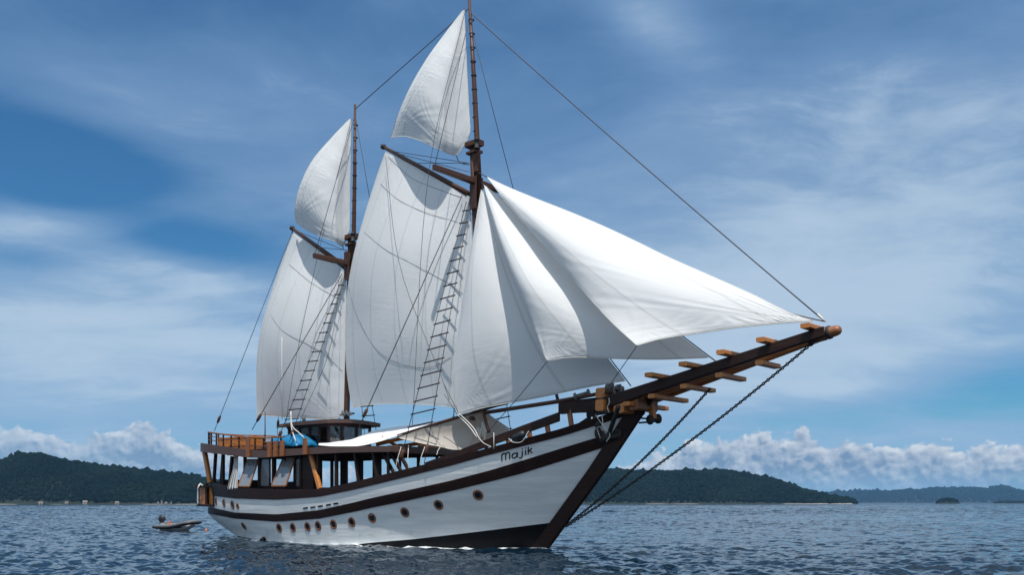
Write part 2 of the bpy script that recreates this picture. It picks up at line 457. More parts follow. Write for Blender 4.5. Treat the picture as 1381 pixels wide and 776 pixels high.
class MB:
    def __init__(self):
        self.v, self.f, self.mi, self.sm = [], [], [], []

    def add(self, verts, faces, mi=0, smooth=False):
        b = len(self.v)
        self.v += [tuple(map(float, p)) for p in verts]
        self.f += [tuple(i + b for i in f) for f in faces]
        self.mi += [mi] * len(faces)
        self.sm += [smooth] * len(faces)

    def hexa(self, c, mi=0):
        """8 corners: bottom ring 0-3, top ring 4-7"""
        self.add(c, [(3, 2, 1, 0), (4, 5, 6, 7), (0, 1, 5, 4), (1, 2, 6, 5), (2, 3, 7, 6), (3, 0, 4, 7)], mi)

    def box(self, x0, x1, y0, y1, z0, z1, mi=0):
        self.hexa([(x0, y0, z0), (x1, y0, z0), (x1, y1, z0), (x0, y1, z0), (x0, y0, z1), (x1, y0, z1), (x1, y1, z1), (x0, y1, z1)], mi)

    def bar(self, p, q, w, h, up=(0, 0, 1), mi=0, w2=None, h2=None):
        p, q = np.array(p, float), np.array(q, float)
        d = q - p
        d /= np.linalg.norm(d)
        s = np.cross(d, np.array(up, float))
        if np.linalg.norm(s) < 1e-4:
            s = np.cross(d, np.array([1.0, 0, 0]))
        s /= np.linalg.norm(s)
        t = np.cross(s, d)
        w2 = w if w2 is None else w2
        h2 = h if h2 is None else h2
        ch = 0.14
        ring = []
        for c, ww, hh in ((p, w, h), (q, w2, h2)):
            a, b = ww / 2, hh / 2
            e = min(a, b) * ch * 2
            for (x, y) in ((a, b - e), (a - e, b), (-a + e, b), (-a, b - e), (-a, -b + e), (-a + e, -b), (a - e, -b), (a, -b + e)):
                ring.append(c + s * x + t * y)
        fs = [tuple(range(7, -1, -1)), tuple(range(8, 16))] + [(i, (i + 1) % 8, 8 + (i + 1) % 8, 8 + i) for i in range(8)]
        self.add(ring, fs, mi)

    def tube(self, pts, r, n=8, mi=0, closed=False, cap=True, smooth=True):
        pts = [np.array(p, float) for p in pts]
        if not isinstance(r, (list, tuple)):
            pts = [p for i, p in enumerate(pts) if i == 0 or np.linalg.norm(p - pts[i - 1]) > 1e-5]
        m = len(pts)
        rs = r if isinstance(r, (list, tuple)) else [r] * m
        vs, fs = [], []
        ref = None
        for i, p in enumerate(pts):
            a = pts[(i - 1) % m] if (closed or i > 0) else p
            b = pts[(i + 1) % m] if (closed or i < m - 1) else p
            d = b - a
            d /= np.linalg.norm(d) + 1e-12
            if ref is None:
                ref = np.array([0, 0, 1.0]) if abs(d[2]) < 0.9 else np.array([1.0, 0, 0])
            s = np.cross(d, ref)
            s /= np.linalg.norm(s) + 1e-12
            t = np.cross(s, d)
            ref = t
            for k in range(n):
                an = 2 * math.pi * k / n
                vs.append(p + rs[i] * (s * math.cos(an) + t * math.sin(an)))
        for i in range(m if closed else m - 1):
            j = (i + 1) % m
            for k in range(n):
                fs.append((i * n + k, i * n + (k + 1) % n, j * n + (k + 1) % n, j * n + k))
        if cap and not closed:
            fs.append(tuple(range(n - 1, -1, -1)))
            fs.append(tuple((m - 1) * n + k for k in range(n)))
        self.add(vs, fs, mi, smooth)

    def grid(self, g, mi=0, smooth=True, flip=False):
        nr, nc = len(g), len(g[0])
        vs = [p for row in g for p in row]
        fs = []
        for i in range(nr - 1):
            for j in range(nc - 1):
                q = (i * nc + j, i * nc + j + 1, (i + 1) * nc + j + 1, (i + 1) * nc + j)
                fs.append(q[::-1] if flip else q)
        self.add(vs, fs, mi, smooth)

    def lathe(self, prof, c=(0, 0, 0), axis=(0, 0, 1), n=16, mi=0):
        ax = Vector(axis).normalized()
        s = ax.orthogonal().normalized()
        t = ax.cross(s)
        c = Vector(c)
        vs, fs = [], []
        for (r, z) in prof:
            for k in range(n):
                a = 2 * math.pi * k / n
                vs.append(c + ax * z + (s * math.cos(a) + t * math.sin(a)) * max(r, 1e-4))
        m = len(prof)
        for i in range(m - 1):
            for k in range(n):
                fs.append((i * n + k, i * n + (k + 1) % n, (i + 1) * n + (k + 1) % n, (i + 1) * n + k))
        self.add(vs, fs, mi, True)

    def blob(self, c, rx, ry, rz, seed=0, amp=0.15, n=10, mi=0):
        rnd = np.random.RandomState(seed)
        ph = rnd.rand(6) * 6.28
        g = []
        for i in range(n + 1):
            th = math.pi * i / n
            row = []
            for k in range(2 * n + 1):
                a = 2 * math.pi * (k % (2 * n)) / (2 * n)
                x, y, z = math.sin(th) * math.cos(a), math.sin(th) * math.sin(a), math.cos(th)
                k_ = 1 + amp * (math.sin(3.1 * x + ph[0]) * math.sin(2.7 * y + ph[1]) + 0.6 * math.sin(5 * z + 3 * x + ph[2]))
                row.append((c[0] + rx * x * k_, c[1] + ry * y * k_, c[2] + rz * z * k_))
            g.append(row)
        self.grid(g, mi)

    def mesh(self, name, mats):
        me = bpy.data.meshes.new(name)
        me.from_pydata(self.v, [], self.f)
        for m in ([mats] if isinstance(mats, str) else mats):
            me.materials.append(MATS[m])
        me.polygons.foreach_set('material_index', self.mi)
        me.polygons.foreach_set('use_smooth', self.sm)
        me.validate()
        me.update()
        return me

    def build(self, name, mats, parent=None):
        return obj(name, self.mesh(name, mats), parent)

    def build_at(self, name, mats, origin):
        """a top-level thing whose shape was written in ship coordinates; its own origin is its base"""
        o0 = np.array(origin, float)
        self.v = [tuple(np.array(p) - o0) for p in self.v]
        o = obj(name, self.mesh(name, mats))
        o.location = Vector(world(o0))
        o.rotation_euler = (0, 0, SHIP_ROT)
        return o


def empty(name, loc=(0, 0, 0), rz=0.0, label=None, cat=None, group=None):
    o = bpy.data.objects.new(name, None)
    COL.objects.link(o)
    o.empty_display_size = 0.3
    o.location = loc
    o.rotation_euler = (0, 0, rz)
    return tag(o, label, cat, group)


def copy_tree(o, parent=None):
    c = o.copy()
    COL.objects.link(c)
    if parent:
        c.parent = parent
    for ch in list(o.children):
        copy_tree(ch, c)
    return c


def resample(pts, n):
    pts = np.array(pts, float)
    d = np.r_[0, np.cumsum(np.linalg.norm(np.diff(pts, axis=0), axis=1))]
    if d[-1] < 1e-9:
        return np.repeat(pts[:1], n, 0)
    t = np.linspace(0, d[-1], n)
    # gentle smoothing through the points (Catmull-Rom by arc length)
    out = np.zeros((n, pts.shape[1]))
    for k in range(n):
        i = min(max(np.searchsorted(d, t[k]) - 1, 0), len(pts) - 2)
        h = d[i + 1] - d[i]
        s = (t[k] - d[i]) / h
        m0 = (pts[i + 1] - pts[i - 1]) / (d[i + 1] - d[i - 1]) * h if i > 0 else pts[i + 1] - pts[i]
        m1 = (pts[i + 2] - pts[i]) / (d[i + 2] - d[i]) * h if i < len(pts) - 2 else pts[i + 1] - pts[i]
        out[k] = (2 * s ** 3 - 3 * s ** 2 + 1) * pts[i] + (s ** 3 - 2 * s ** 2 + s) * m0 + (-2 * s ** 3 + 3 * s ** 2) * pts[i + 1] + (s ** 3 - s ** 2) * m1
    return out


# ------------------------------------------------------------------ sea
def build_sea():
    rng = np.random.RandomState(4)
    r = [9.0]
    q_ = 1.0042
    while r[-1] < 12500:
        q_ = 1.0042 if r[-1] < 850 else min(q_ * 1.004, 1.03)
        r.append(r[-1] * q_)
    r = np.array(r)
    step = np.gradient(r)
    az = np.r_[np.linspace(-math.pi, -0.66, 60)[:-1], np.linspace(-0.66, 0.66, 1500), np.linspace(0.66, math.pi, 60)[1:]]
    R, A = np.meshgrid(r, az, indexing='ij')
    X, Y = R * np.sin(A), R * np.cos(A)
    Z = np.zeros_like(X)
    n = 120
    lam = np.exp(rng.uniform(math.log(0.5), math.log(10), n))
    dirn = rng.normal(RAD(-115), RAD(42), n)
    amp = 0.0098 * lam * np.exp(-(lam / 2.3) ** 1.25) + 0.0010
    ph = rng.rand(n) * 6.28
    patch = 0.75 + 0.35 * np.sin(X * 0.045 + 1.3 * np.sin(Y * 0.021)) * np.sin(Y * 0.06 + 0.8 * np.sin(X * 0.03))
    for i in range(n):
        k = 2 * math.pi / lam[i]
        fade = np.clip((lam[i] / (2.0 * step) - 1) / 0.6, 0, 1)
        if fade.max() <= 0:
            continue
        a = (amp[i] * fade)[:, None]
        w = np.sin(k * (X * math.sin(dirn[i]) + Y * math.cos(dirn[i])) + ph[i])
        Z += a * (w + 0.3 * (w * w - 0.5)) * (patch if lam[i] < 5 else 1)
    swell = np.clip((Y - 85) / 170, 0, 1) ** 1.5
    for i in range(44):
        lm = math.exp(rng.uniform(math.log(4.5), math.log(14)))
        dn, p0 = rng.normal(RAD(-150), RAD(40)), rng.rand() * 6.28
        fade = np.clip((lm / (2.0 * step) - 1) / 0.6, 0, 1)[:, None]
        Z += 0.0042 * lm * fade * swell * np.sin(2 * math.pi / lm * (X * math.sin(dn) + Y * math.cos(dn)) + p0)
    # foam along the hull and in the stern wake (distances in ship coordinates)
    dx, dy = X - ORG[0], Y - ORG[1]
    U = dx * FW[0] + dy * FW[1]
    V = dx * SB[0] + dy * SB[1]
    hb = np.interp(U, [-31, -29.5, -27, -22, -15, -9, -4, -1.2, 0.0], [0.3, 0.9, 2.2, 3.2, 3.5, 3.3, 2.2, 0.85, 0.2])
    side = np.abs(V) - hb
    foam = np.exp(-np.clip(side, 0, None) / 0.55) * ((U < 0.5) & (U > -31)) * 1.10
    bowmask = np.exp(-((U + 0.4) / 2.0) ** 2) * np.exp(-np.clip(np.abs(V) - hb, 0, None) / 0.7)
    foam = np.maximum(foam, 1.0 * bowmask)
    wake = np.exp(-(V / 2.6) ** 2) * (U < -30) * np.exp((U + 30) / 26) * 0.62
    foam = np.maximum(foam, wake)
    arm = np.exp(-((side - (0.5 + 0.12 * -U)) / 0.5) ** 2) * (U < 0) * np.exp(U / 16) * 0.72
    foam = np.maximum(foam, arm)
    Z += 0.07 * np.exp(-np.clip(side, 0, None) / 0.7) * (U < 0.6) * np.exp(np.clip(U, -40, 0) / 7)
    Z += 0.06 * np.exp(-((side - (1.0 + 0.16 * -U)) / 0.9) ** 2) * (U < 0) * np.exp(U / 14)
    # small wash beside the dinghy
    nr, nc = X.shape
    co = np.stack([X, Y, Z], -1).reshape(-1, 3)
    idx = np.arange(nr * nc).reshape(nr, nc)
    q = np.stack([idx[:-1, :-1], idx[1:, :-1], idx[1:, 1:], idx[:-1, 1:]], -1).reshape(-1, 4)[:, ::-1]
    cidx = len(co)
    co = np.vstack([co, [[0, 0, 0]]])
    tri = np.stack([np.full(nc - 1, cidx), idx[0, 1:], idx[0, :-1]], -1)
    me = bpy.data.meshes.new('sea_water')
    me.vertices.add(len(co))
    me.vertices.foreach_set('co', co.astype(np.float32).ravel())
    me.loops.add(q.size + tri.size)
    me.loops.foreach_set('vertex_index', np.r_[q.ravel(), tri.ravel()].astype(np.int32))
    me.polygons.add(len(q) + len(tri))
    st = np.r_[np.arange(len(q)) * 4, len(q) * 4 + np.arange(len(tri)) * 3]
    me.polygons.foreach_set('loop_start', st.astype(np.int32))
    me.update()
    me.polygons.foreach_set('use_smooth', np.ones(len(q) + len(tri), bool))
    at = me.attributes.new('foam', 'FLOAT', 'POINT')
    at.data.foreach_set('value', np.r_[foam.ravel(), 0].astype(np.float32))
    me.materials.append(MATS['sea'])
    # make sure the surface faces up
    if me.polygons[0].normal.z < 0:
        me.flip_normals()
    o = obj('water', me)
    tag(o, kind='structure')


build_sea()


# ------------------------------------------------------------------ islands and their woods
def np_mesh(name, co, quads, mats, smooth, attr=None):
    me = bpy.data.meshes.new(name)
    me.vertices.add(len(co))
    me.vertices.foreach_set('co', np.asarray(co, np.float32).ravel())
    k = quads.shape[1]
    me.loops.add(quads.size)
    me.loops.foreach_set('vertex_index', quads.astype(np.int32).ravel())
    me.polygons.add(len(quads))
    me.polygons.foreach_set('loop_start', (np.arange(len(quads)) * k).astype(np.int32))
    me.update()
    me.polygons.foreach_set('use_smooth', np.full(len(quads), smooth))
    if attr is not None:
        at = me.attributes.new('hue', 'FLOAT', 'POINT')
        at.data.foreach_set('value', np.asarray(attr, np.float32))
    me.materials.append(MATS[mats])
    me.validate()
    return me


def crown_templates():
    import bmesh
    out = []
    for s in range(6):
        bm = bmesh.new()
        bmesh.ops.create_icosphere(bm, subdivisions=1, radius=1.0)
        rnd = np.random.RandomState(50 + s)
        ph = rnd.rand(3, 6) * 6.28
        for v in bm.verts:
            x, y, z = v.co
            k = 1 + 0.22 * math.sin(3.3 * x + ph[0, 0]) * math.sin(3.0 * y + ph[0, 1]) + 0.16 * math.sin(5.5 * z + ph[0, 2]) * math.sin(5 * x + ph[0, 3]) + rnd.uniform(-0.2, 0.2)
            v.co = (x * k, y * k, z * k * 0.85)
        co = np.array([v.co[:] for v in bm.verts])
        fa = np.array([[v.index for v in f.verts] for f in bm.faces])
        bm.free()
        out.append((co, fa))
    return out


CROWNS = crown_templates()


def hill(name, prof, dist, front, back, name_wood, label_wood, crown, spacing, leaf='forest_leaf', seed=1, tree_h=1.0):
    """prof: photo ridge line; dist: metres to the ridge; a grid in plan: near shore, ridge, far shore"""
    rng = np.random.RandomState(seed)
    xs = np.array([(p[0] - CX) / F * dist for p in prof])
    zs = np.array([max(CAMH + (HY - p[1]) / F * dist - crown * 0.9, 0.2) if p[1] < 678.6 else -1.5 for p in prof])

    def ridge(x):
        return np.interp(x, xs, zs, left=-2, right=-2)
    x0, x1 = xs[0], xs[-1]

    def shore(x):
        return dist - front * (0.82 + 0.1 * np.sin(x * 0.011 + seed) + 0.06 * np.sin(x * 0.037 + 2 * seed))

    def height(x, y):
        x = x * dist / y                      # the ridge line is kept by bearing
        t = np.where(y < dist, (y - shore(x)) / (dist - shore(x)), 1 - (y - dist) / back)
        t = np.clip(t, 0, 1)
        k = np.sin(np.clip(t, 0, 1) * math.pi / 2) ** 0.85
        rough = 1 + 0.05 * np.sin(x * 0.021 + y * 0.013 + seed) * np.sin(y * 0.02 + seed) - 0.06 * np.abs(np.sin(x * 0.012 + 0.4 * np.sin(y * 0.01) + seed)) * np.sin(t * math.pi)
        return np.maximum(ridge(x), -2) * k * rough - 0.6 * (t <= 0) + 0.4
    gx = np.linspace(x0, x1, 140)
    gt = np.linspace(-0.06, 1.96, 60)
    g = []
    for t in gt:
        y = np.where(t < 1, shore(gx) + t * (dist - shore(gx)), dist + (t - 1) * back)
        g.append(np.stack([gx * y / dist, y, height(gx * y / dist, y) - (0.9 if t < 0 else 0)], -1))
    g = np.array(g)
    nr, nc = g.shape[:2]
    idx = np.arange(nr * nc).reshape(nr, nc)
    q = np.stack([idx[:-1, :-1], idx[:-1, 1:], idx[1:, 1:], idx[1:, :-1]], -1).reshape(-1, 4)
    o = obj(name, np_mesh(name, g.reshape(-1, 3), q, 'forest_floor', True))
    tag(o, kind='structure')
    # the wood: lumpy crowns over the seaward slope and just past the ridge
    cos, fas, hue, base = [], [], [], 0
    nx = int((x1 - x0) / spacing)
    ny = int((front + back * 0.25) / spacing)
    for i in range(nx):
        for j in range(ny):
            x = x0 + (i + rng.rand()) * spacing
            y = dist - front + (j + rng.rand()) * spacing
            if y < shore(np.array(x)) + crown * 1.1:
                continue
            x = x * y / dist
            z = float(height(np.array(x), np.array(y)))
            if z < 0.8:
                continue
            co, fa = CROWNS[rng.randint(6)]
            s = crown * (0.55 + 0.7 * rng.rand() ** 1.6) * (1.75 if rng.rand() < 0.03 else 1)
            a = rng.rand() * 6.28
            c, sn = math.cos(a), math.sin(a)
            m = np.array([[c * s, -sn * s, 0], [sn * s, c * s, 0], [0, 0, s * tree_h * rng.uniform(0.8, 1.35)]])
            cos.append(co @ m.T + np.array([x, y, z + s * 0.45]))
            fas.append(fa + base)
            hue.append(np.full(len(co), np.clip(rng.rand() ** 1.6 * 0.8 + 0.3 * math.sin(x * 0.03 + 1.5 * math.sin(y * 0.02)), 0, 1)))
            base += len(co)
    me = np_mesh(name_wood, np.vstack(cos), np.vstack(fas), leaf, True, np.concatenate(hue))
    o = obj(name_wood, me)
    tag(o, label_wood, 'forest', kind='stuff')
    return shore, height


sh_left, ht_left = hill('left_island', [(-220, 640), (-120, 634), (-40, 626), (0, 622), (30, 613), (55, 612), (90, 623), (120, 627), (160, 633), (200, 636), (240, 640), (275, 646), (300, 651), (325, 659), (350, 670), (372, 678.8)],
                        1900, 330, 420, 'island_forest', 'dark green rainforest covering the left island behind the stern', 4.0, 5.0, seed=3)
sh_right, ht_right = hill('right_island', [(560, 678.8), (600, 664), (660, 650), (720, 642), (780, 637), (830, 635), (880, 635), (930, 637), (980, 636), (1010, 640), (1050, 649), (1085, 661), (1120, 670), (1146, 675), (1158, 678.8)],
                          2300, 360, 460, 'island_forest', 'dark green rainforest covering the long low island under the bowsprit chains', 4.6, 5.8, seed=8)
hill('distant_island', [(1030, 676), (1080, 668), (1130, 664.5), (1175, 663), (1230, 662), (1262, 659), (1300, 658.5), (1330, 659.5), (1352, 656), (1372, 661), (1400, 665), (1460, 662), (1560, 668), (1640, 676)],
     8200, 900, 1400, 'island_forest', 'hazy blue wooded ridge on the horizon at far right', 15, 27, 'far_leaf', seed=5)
hill('islet', [(1262.5, 678.5), (1265, 675.5), (1270, 673.2), (1278, 672.4), (1286, 673.2), (1291, 675.5), (1293.5, 678.5)],
     2700, 26, 26, 'island_forest', 'small round wooded islet standing alone on the open water', 2.6, 3.2, seed=6)
hill('islet', [(1340, 678.4), (1346, 677), (1360, 676.2), (1372, 676.6), (1382, 677.4), (1388, 678.4)],
     3800, 30, 30, 'island_forest', 'flat dark wooded islet at the right edge of the photo', 2.6, 3.4, seed=7)


def build_shore():
    g = MB()
    xs = np.linspace((-200 - CX) / F * 1900, (366 - CX) / F * 1900, 160)
    rows = [[], [], []]
    for x in xs:
        y = float(sh_left(np.array(x)))
        x = x * y / 1900
        w = max(0.3, 1.5 + 2.2 * math.sin(x * 0.02) + 1.6 * math.sin(x * 0.07))
        rows[0].append((x, y - w - 4, -0.5))
        rows[1].append((x, y - w, 0.3))
        rows[2].append((x, y + 8, 1.2))
    g.grid(rows)
    tag(g.build('beach', 'sand'), kind='structure')
    g = MB()
    xs = np.linspace((800 - CX) / F * 2300, (1150 - CX) / F * 2300, 110)
    rows = [[], [], []]
    for x in xs:
        y = float(sh_right(np.array(x)))
        x = x * y / 2300
        w = max(0.4, 1.5 + 2.5 * math.sin(x * 0.023) + 1.5 * math.sin(x * 0.09))
        rows[0].append((x, y - w - 2, -0.5))
        rows[1].append((x, y - w, 0.7))
        rows[2].append((x, y + 9, 2.2))
    g.grid(rows)
    tag(g.build('beach', 'rock'), kind='structure')

    def at_left(px, back=4):
        y = float(sh_left(np.array((px - CX) / F * 1900))) - 4
        x = (px - CX) / F * y
        return x, y
    huts = [(158, 6, 4.5, 4, 'small pale hut on the beach nearest the inflatable'), (115, 7, 6, 6, 'tall pale gabled hut on the beach left of centre of the left island'),
            (90, 5, 4, 3, 'low pale shed on the beach, second from the left edge'), (55, 7, 4, 4, 'small pale hut on the beach below the left summit')]
    for px, w, h, d, lab in huts:
        x, y = at_left(px)
        b = empty('beach_hut', (x, y, 0.6), 0.2, lab, 'hut', 'pale huts along the beach')
        m = MB()
        m.box(-w / 2, w / 2, -d / 2, d / 2, -0.3, h * 0.5)
        m.build('wall', 'hut_wall', b)
        m = MB()
        e = 0.5
        m.add([(-w / 2 - e, -d / 2 - e, h * .5), (w / 2 + e, -d / 2 - e, h * .5), (w / 2 + e, d / 2 + e, h * .5), (-w / 2 - e, d / 2 + e, h * .5), (-w / 2, 0, h), (w / 2, 0, h)],
              [(0, 1, 5, 4), (2, 3, 4, 5), (1, 2, 5), (3, 0, 4), (3, 2, 1, 0)])
        m.build('roof', 'hut_roof', b)
        m = MB()
        m.box(-0.5, 0.5, -d / 2 - 0.06, -d / 2 - 0.003, -0.2, min(2.0, h * .45))
        m.build('door', 'dark_wood', b)
    rocks = [(213, 4.0, 4.2, 'pale boulder, leftmost of the rocks on the beach behind the inflatable'), (218, 2.6, 7.0, 'tall pale pointed rock in the middle of the beach rocks behind the inflatable'),
             (224, 5.5, 3.6, 'low broad pale rock on the beach to the right of the pointed one'), (231, 2.6, 4.6, 'small upright pale rock, rightmost of the rocks on the beach')]
    for i, (px, w, h, lab) in enumerate(rocks):
        x, y = at_left(px)
        m = MB()
        m.blob((0, 0, h * .35), w / 2, w / 2, h * .6, 20 + i, 0.28, 8)
        o = m.build('beach_rock', 'rock')
        o.location = (x, y, 0.4)
        tag(o, lab, 'rock', 'pale rocks on the beach')


build_shore()

# ------------------------------------------------------------------ haze over the sea
hz = MB()
hz.box(-9000, 9000, -200, 12600, -3, 190)


def haze_mat(t, out):
    v = t.n('ShaderNodeVolumePrincipled', {'Color': (0.30, 0.62, 1.0), 'Density': 0.00004, 'Anisotropy': 0.0})
    t.put(out.inputs['Volume'], v.outputs[0])


mat('haze', haze_mat)
hz_o = hz.build('haze', 'haze')
tag(hz_o, 'thin blue sea haze paling the farthest island', 'haze', kind='stuff')

# ------------------------------------------------------------------ THE SHIP
ship = empty('sailing_ship', Vector(ORG), SHIP_ROT, 'white two-masted wooden schooner under full white sail with brown wales and a long bowsprit', 'sailing ship')


def u_stem_out(w):
    return float(np.interp(w, [-2, 0, 1.15, 4.18, 7.26, 9], [-1.8, 0, 1.05, 3.86, 6.43, 7.9]))


def u_stem(w):
    return u_stem_out(w) - 0.80


def u_aft(w):
    return float(np.interp(w, [-2, -0.5, 0, 0.6, 1.2, 1.7, 2.2, 3.0, 4.5, 8], [-25.5, -28.2, -29.4, -31.0, -32.4, -33.1, -32.7, -31.8, -31.4, -31.3]))


def smooth01(x):
    x = min(max(x, 0), 1)
    return x * x * (3 - 2 * x)


def half(u, w):
    us, ua = u_stem(w), u_aft(w)
    s = (us - u) / (us - ua)
    return half_s(s, w)


def half_s(s, w):
    s = min(max(s, 0.0), 1.0)
    k = smooth01((w + 0.5) / 5.0)
    bm = 3.35 + 0.55 * smooth01((w + 1) / 4.5)
    bm *= 1.0 if w > 0 else (1 + w * 0.22)
    pb = 2.15 + 0.55 * k
    if s < 0.52:
        g = 1 - (1 - s / 0.52) ** pb
    elif s < 0.60:
        g = 1.0
    else:
        x = (s - 0.60) / 0.40
        pa = 1.8 + 0.8 * k
        qa = 0.95 - 0.42 * k
        g = max(1 - x ** pa, 0.0) ** qa
    return max(bm * g, 0.0)


RT = L((262, 645), (281, 649), (300, 655), (317, 659), (373, 660.5), (400, 660.8), (436, 660), (480, 650), (496.7, 646), (553, 632), (610, 618.5), (660, 604.6), (750, 581), (801, 565), (855, 547.5))
RB = L((275, 666), (292.6, 670), (316.7, 673), (373.4, 674.7), (430, 670.8), (480, 660.5), (496.7, 656.5), (553.4, 642.5), (610, 628.2), (660, 614), (761.7, 588), (813, 571.5), (855, 558))
WT = L((262, 680), (280, 684), (316.7, 692), (373.4, 694.5), (430, 689), (480, 678), (496.7, 673.6), (553.4, 661.3), (610, 648.6), (660, 635.5), (705, 622), (762, 604), (818.5, 587), (841, 580.5))
WB = L((262, 690), (280, 693), (316.7, 700), (373.4, 704.4), (430, 700.3), (480, 690.5), (496.7, 686.5), (553.4, 675), (610, 662.7), (660, 650.5), (705, 639), (762, 621), (824, 601))
BL = L((262, 692), (277, 696), (297, 712), (316.7, 723), (359, 731.2), (430, 735.4), (480, 735.2), (496.7, 733), (553, 728.5), (610, 722), (660, 716), (749, 705))


def solve_w(s, line, w0=-0.6, w1=9.5):
    lo, hi = w0, w1
    for _ in range(40):
        w = (lo + hi) / 2
        us, ua = u_stem(w), u_aft(w)
        p = (us + (ua - us) * s, -half_s(s, w), w)
        x, y = proj(p)
        if y > line(x):
            lo = w
        else:
            hi = w
    return (lo + hi) / 2


SS = list(np.r_[0, 0.004, 0.012, np.linspace(0.025, 0.6, 34), np.linspace(0.615, 0.94, 26), 0.955, 0.968, 0.978, 0.986, 0.992, 0.996, 0.999, 1.0])
SOLVE_MAX = 0.972                                   # past this the starboard side is out of sight: carry the rows round level
ROWS = {}
for nm, ln in (('RT', RT), ('RB', RB), ('WT', WT), ('WB', WB), ('BL', BL)):
    ws = np.array([solve_w(min(s, SOLVE_MAX), ln) for s in SS])
    ROWS[nm] = ws
for i in range(len(SS)):
    ROWS['WB'][i] = min(ROWS['WB'][i], ROWS['WT'][i] - 0.25)
    ROWS['BL'][i] = min(ROWS['BL'][i], ROWS['WB'][i] - 0.12)


def hp(s, w, off=0.0, side=1):
    us, ua = u_stem(w), u_aft(w)
    return np.array([us + (ua - us) * s - (off if s > 0.985 else 0) * smooth01((s - 0.985) / 0.015), -(half_s(s, w) + off) * side, w])


def strip(mb, lo, hi, n, off, mi, sides=(1, -1), s_lim=(0, 1)):
    for side in sides:
        g = []
        for i, s in enumerate(SS):
            if s < s_lim[0] or s > s_lim[1]:
                continue
            a = lo[i] if hasattr(lo, '__len__') else lo
            b = hi[i] if hasattr(hi, '__len__') else hi
            g.append([hp(s, a + (b - a) * k / n, off, side) for k in range(n + 1)])
        mb.grid(g, mi, True, flip=(side > 0))


def row_at(nm, s):
    return float(np.interp(s, SS, ROWS[nm]))


def band(name, lo, hi, off, m, n=3, parent=None, inner=0.0):
    """a timber band standing proud of the planking, closed above and below"""
    mb = MB()
    for side in (1, -1):
        strip(mb, lo, hi, n, off, 0, (side,))
        top, bot = [], []
        for i, s in enumerate(SS):
            top.append([hp(s, hi[i], off, side), hp(s, hi[i], -inner, side)])
            bot.append([hp(s, lo[i], off, side), hp(s, lo[i], -inner, side)])
        mb.grid(top, 0, False, flip=(side < 0))
        mb.grid(bot, 0, False, flip=(side > 0))
        if inner > 0:
            strip(mb, lo, hi, 1, -inner, 0, (side,))
    return mb.build(name, m, parent or ship)


def build_hull():
    m = MB()
    keel = [-1.4] * len(SS)
    strip(m, keel, ROWS['BL'], 5, 0.0, 1)
    strip(m, ROWS['BL'], ROWS['WB'], 7, 0.0, 0)
    strip(m, ROWS['WB'], ROWS['RT'], 7, 0.0, 0)
    h = m.build('hull', ['hull_white', 'black_paint'], ship)
    band('rubbing_strake', ROWS['WB'], ROWS['WT'], 0.055, 'dark_wood')
    band('bulwark_rail', ROWS['RB'], ROWS['RT'], 0.065, 'dark_wood', 3, None, 0.16)
    # stem timber
    m = MB()
    rows = []
    for w in np.linspace(-1.4, 7.55, 30):
        uo = u_stem_out(w)
        t = 0.17
        rows.append([(uo - 0.98, t + .08, w), (uo - 0.04, t - .04, w), (uo, 0.06, w), (uo, -0.06, w), (uo - 0.04, -t + .04, w), (uo - 0.98, -t - .08, w)])
    m.grid(rows, 0, False)
    m.add(rows[-1], [(0, 1, 2, 3, 4, 5)])
    m.build('stem_post', 'dark_wood', ship)
    # deck inside the bulwarks
    m = MB()
    g = []
    for s in np.linspace(0.03, 0.985, 60):
        w = row_at('RT', s) - 1.05
        b = half_s(s, w) - 0.06
        us, ua = u_stem(w), u_aft(w)
        u = us + (ua - us) * s
        g.append([(u, -b + 2 * b * k / 8, w + 0.1 * (1 - (k / 4 - 1) ** 2)) for k in range(9)])
    m.grid(g, 0, True)
    m.build('main_deck', 'deck_wood', ship)
    return h


hull = build_hull()


def on_hull(x, y, off=0.0):
    """where the sight line of a photo pixel meets the starboard planking"""
    best = None
    lo, hi = -0.5, 5.0
    for _ in range(50):
        v = (lo + hi) / 2
        p = P(x, y, v)
        if v > half(p[0], p[2]):
            hi = v
        else:
            lo = v
    p = P(x, y, (lo + hi) / 2)
    e = 0.05
    dvu = (half(p[0] + e, p[2]) - half(p[0] - e, p[2])) / (2 * e)
    dvw = (half(p[0], p[2] + e) - half(p[0], p[2] - e)) / (2 * e)
    n = np.array([-dvu, -1.0, -dvw])
    n /= np.linalg.norm(n)
    return p + n * off, n


# portholes: rim part, glass sub-part
def porthole_meshes():
    r = MB()
    r.lathe([(0.155, -0.02), (0.245, -0.02), (0.25, 0.012), (0.235, 0.03), (0.19, 0.034), (0.165, 0.028), (0.155, 0.0)], n=24)
    for k in range(8):
        a = k * math.pi / 4
        r.blob((0.212 * math.cos(a), 0.212 * math.sin(a), 0.034), 0.014, 0.014, 0.010, k, 0, 4)
    g = MB()
    g.lathe([(0.0, 0.012), (0.1, 0.011), (0.16, 0.008)], n=24)
    return r.mesh('porthole', 'brass'), g.mesh('glass', 'dark_glass')


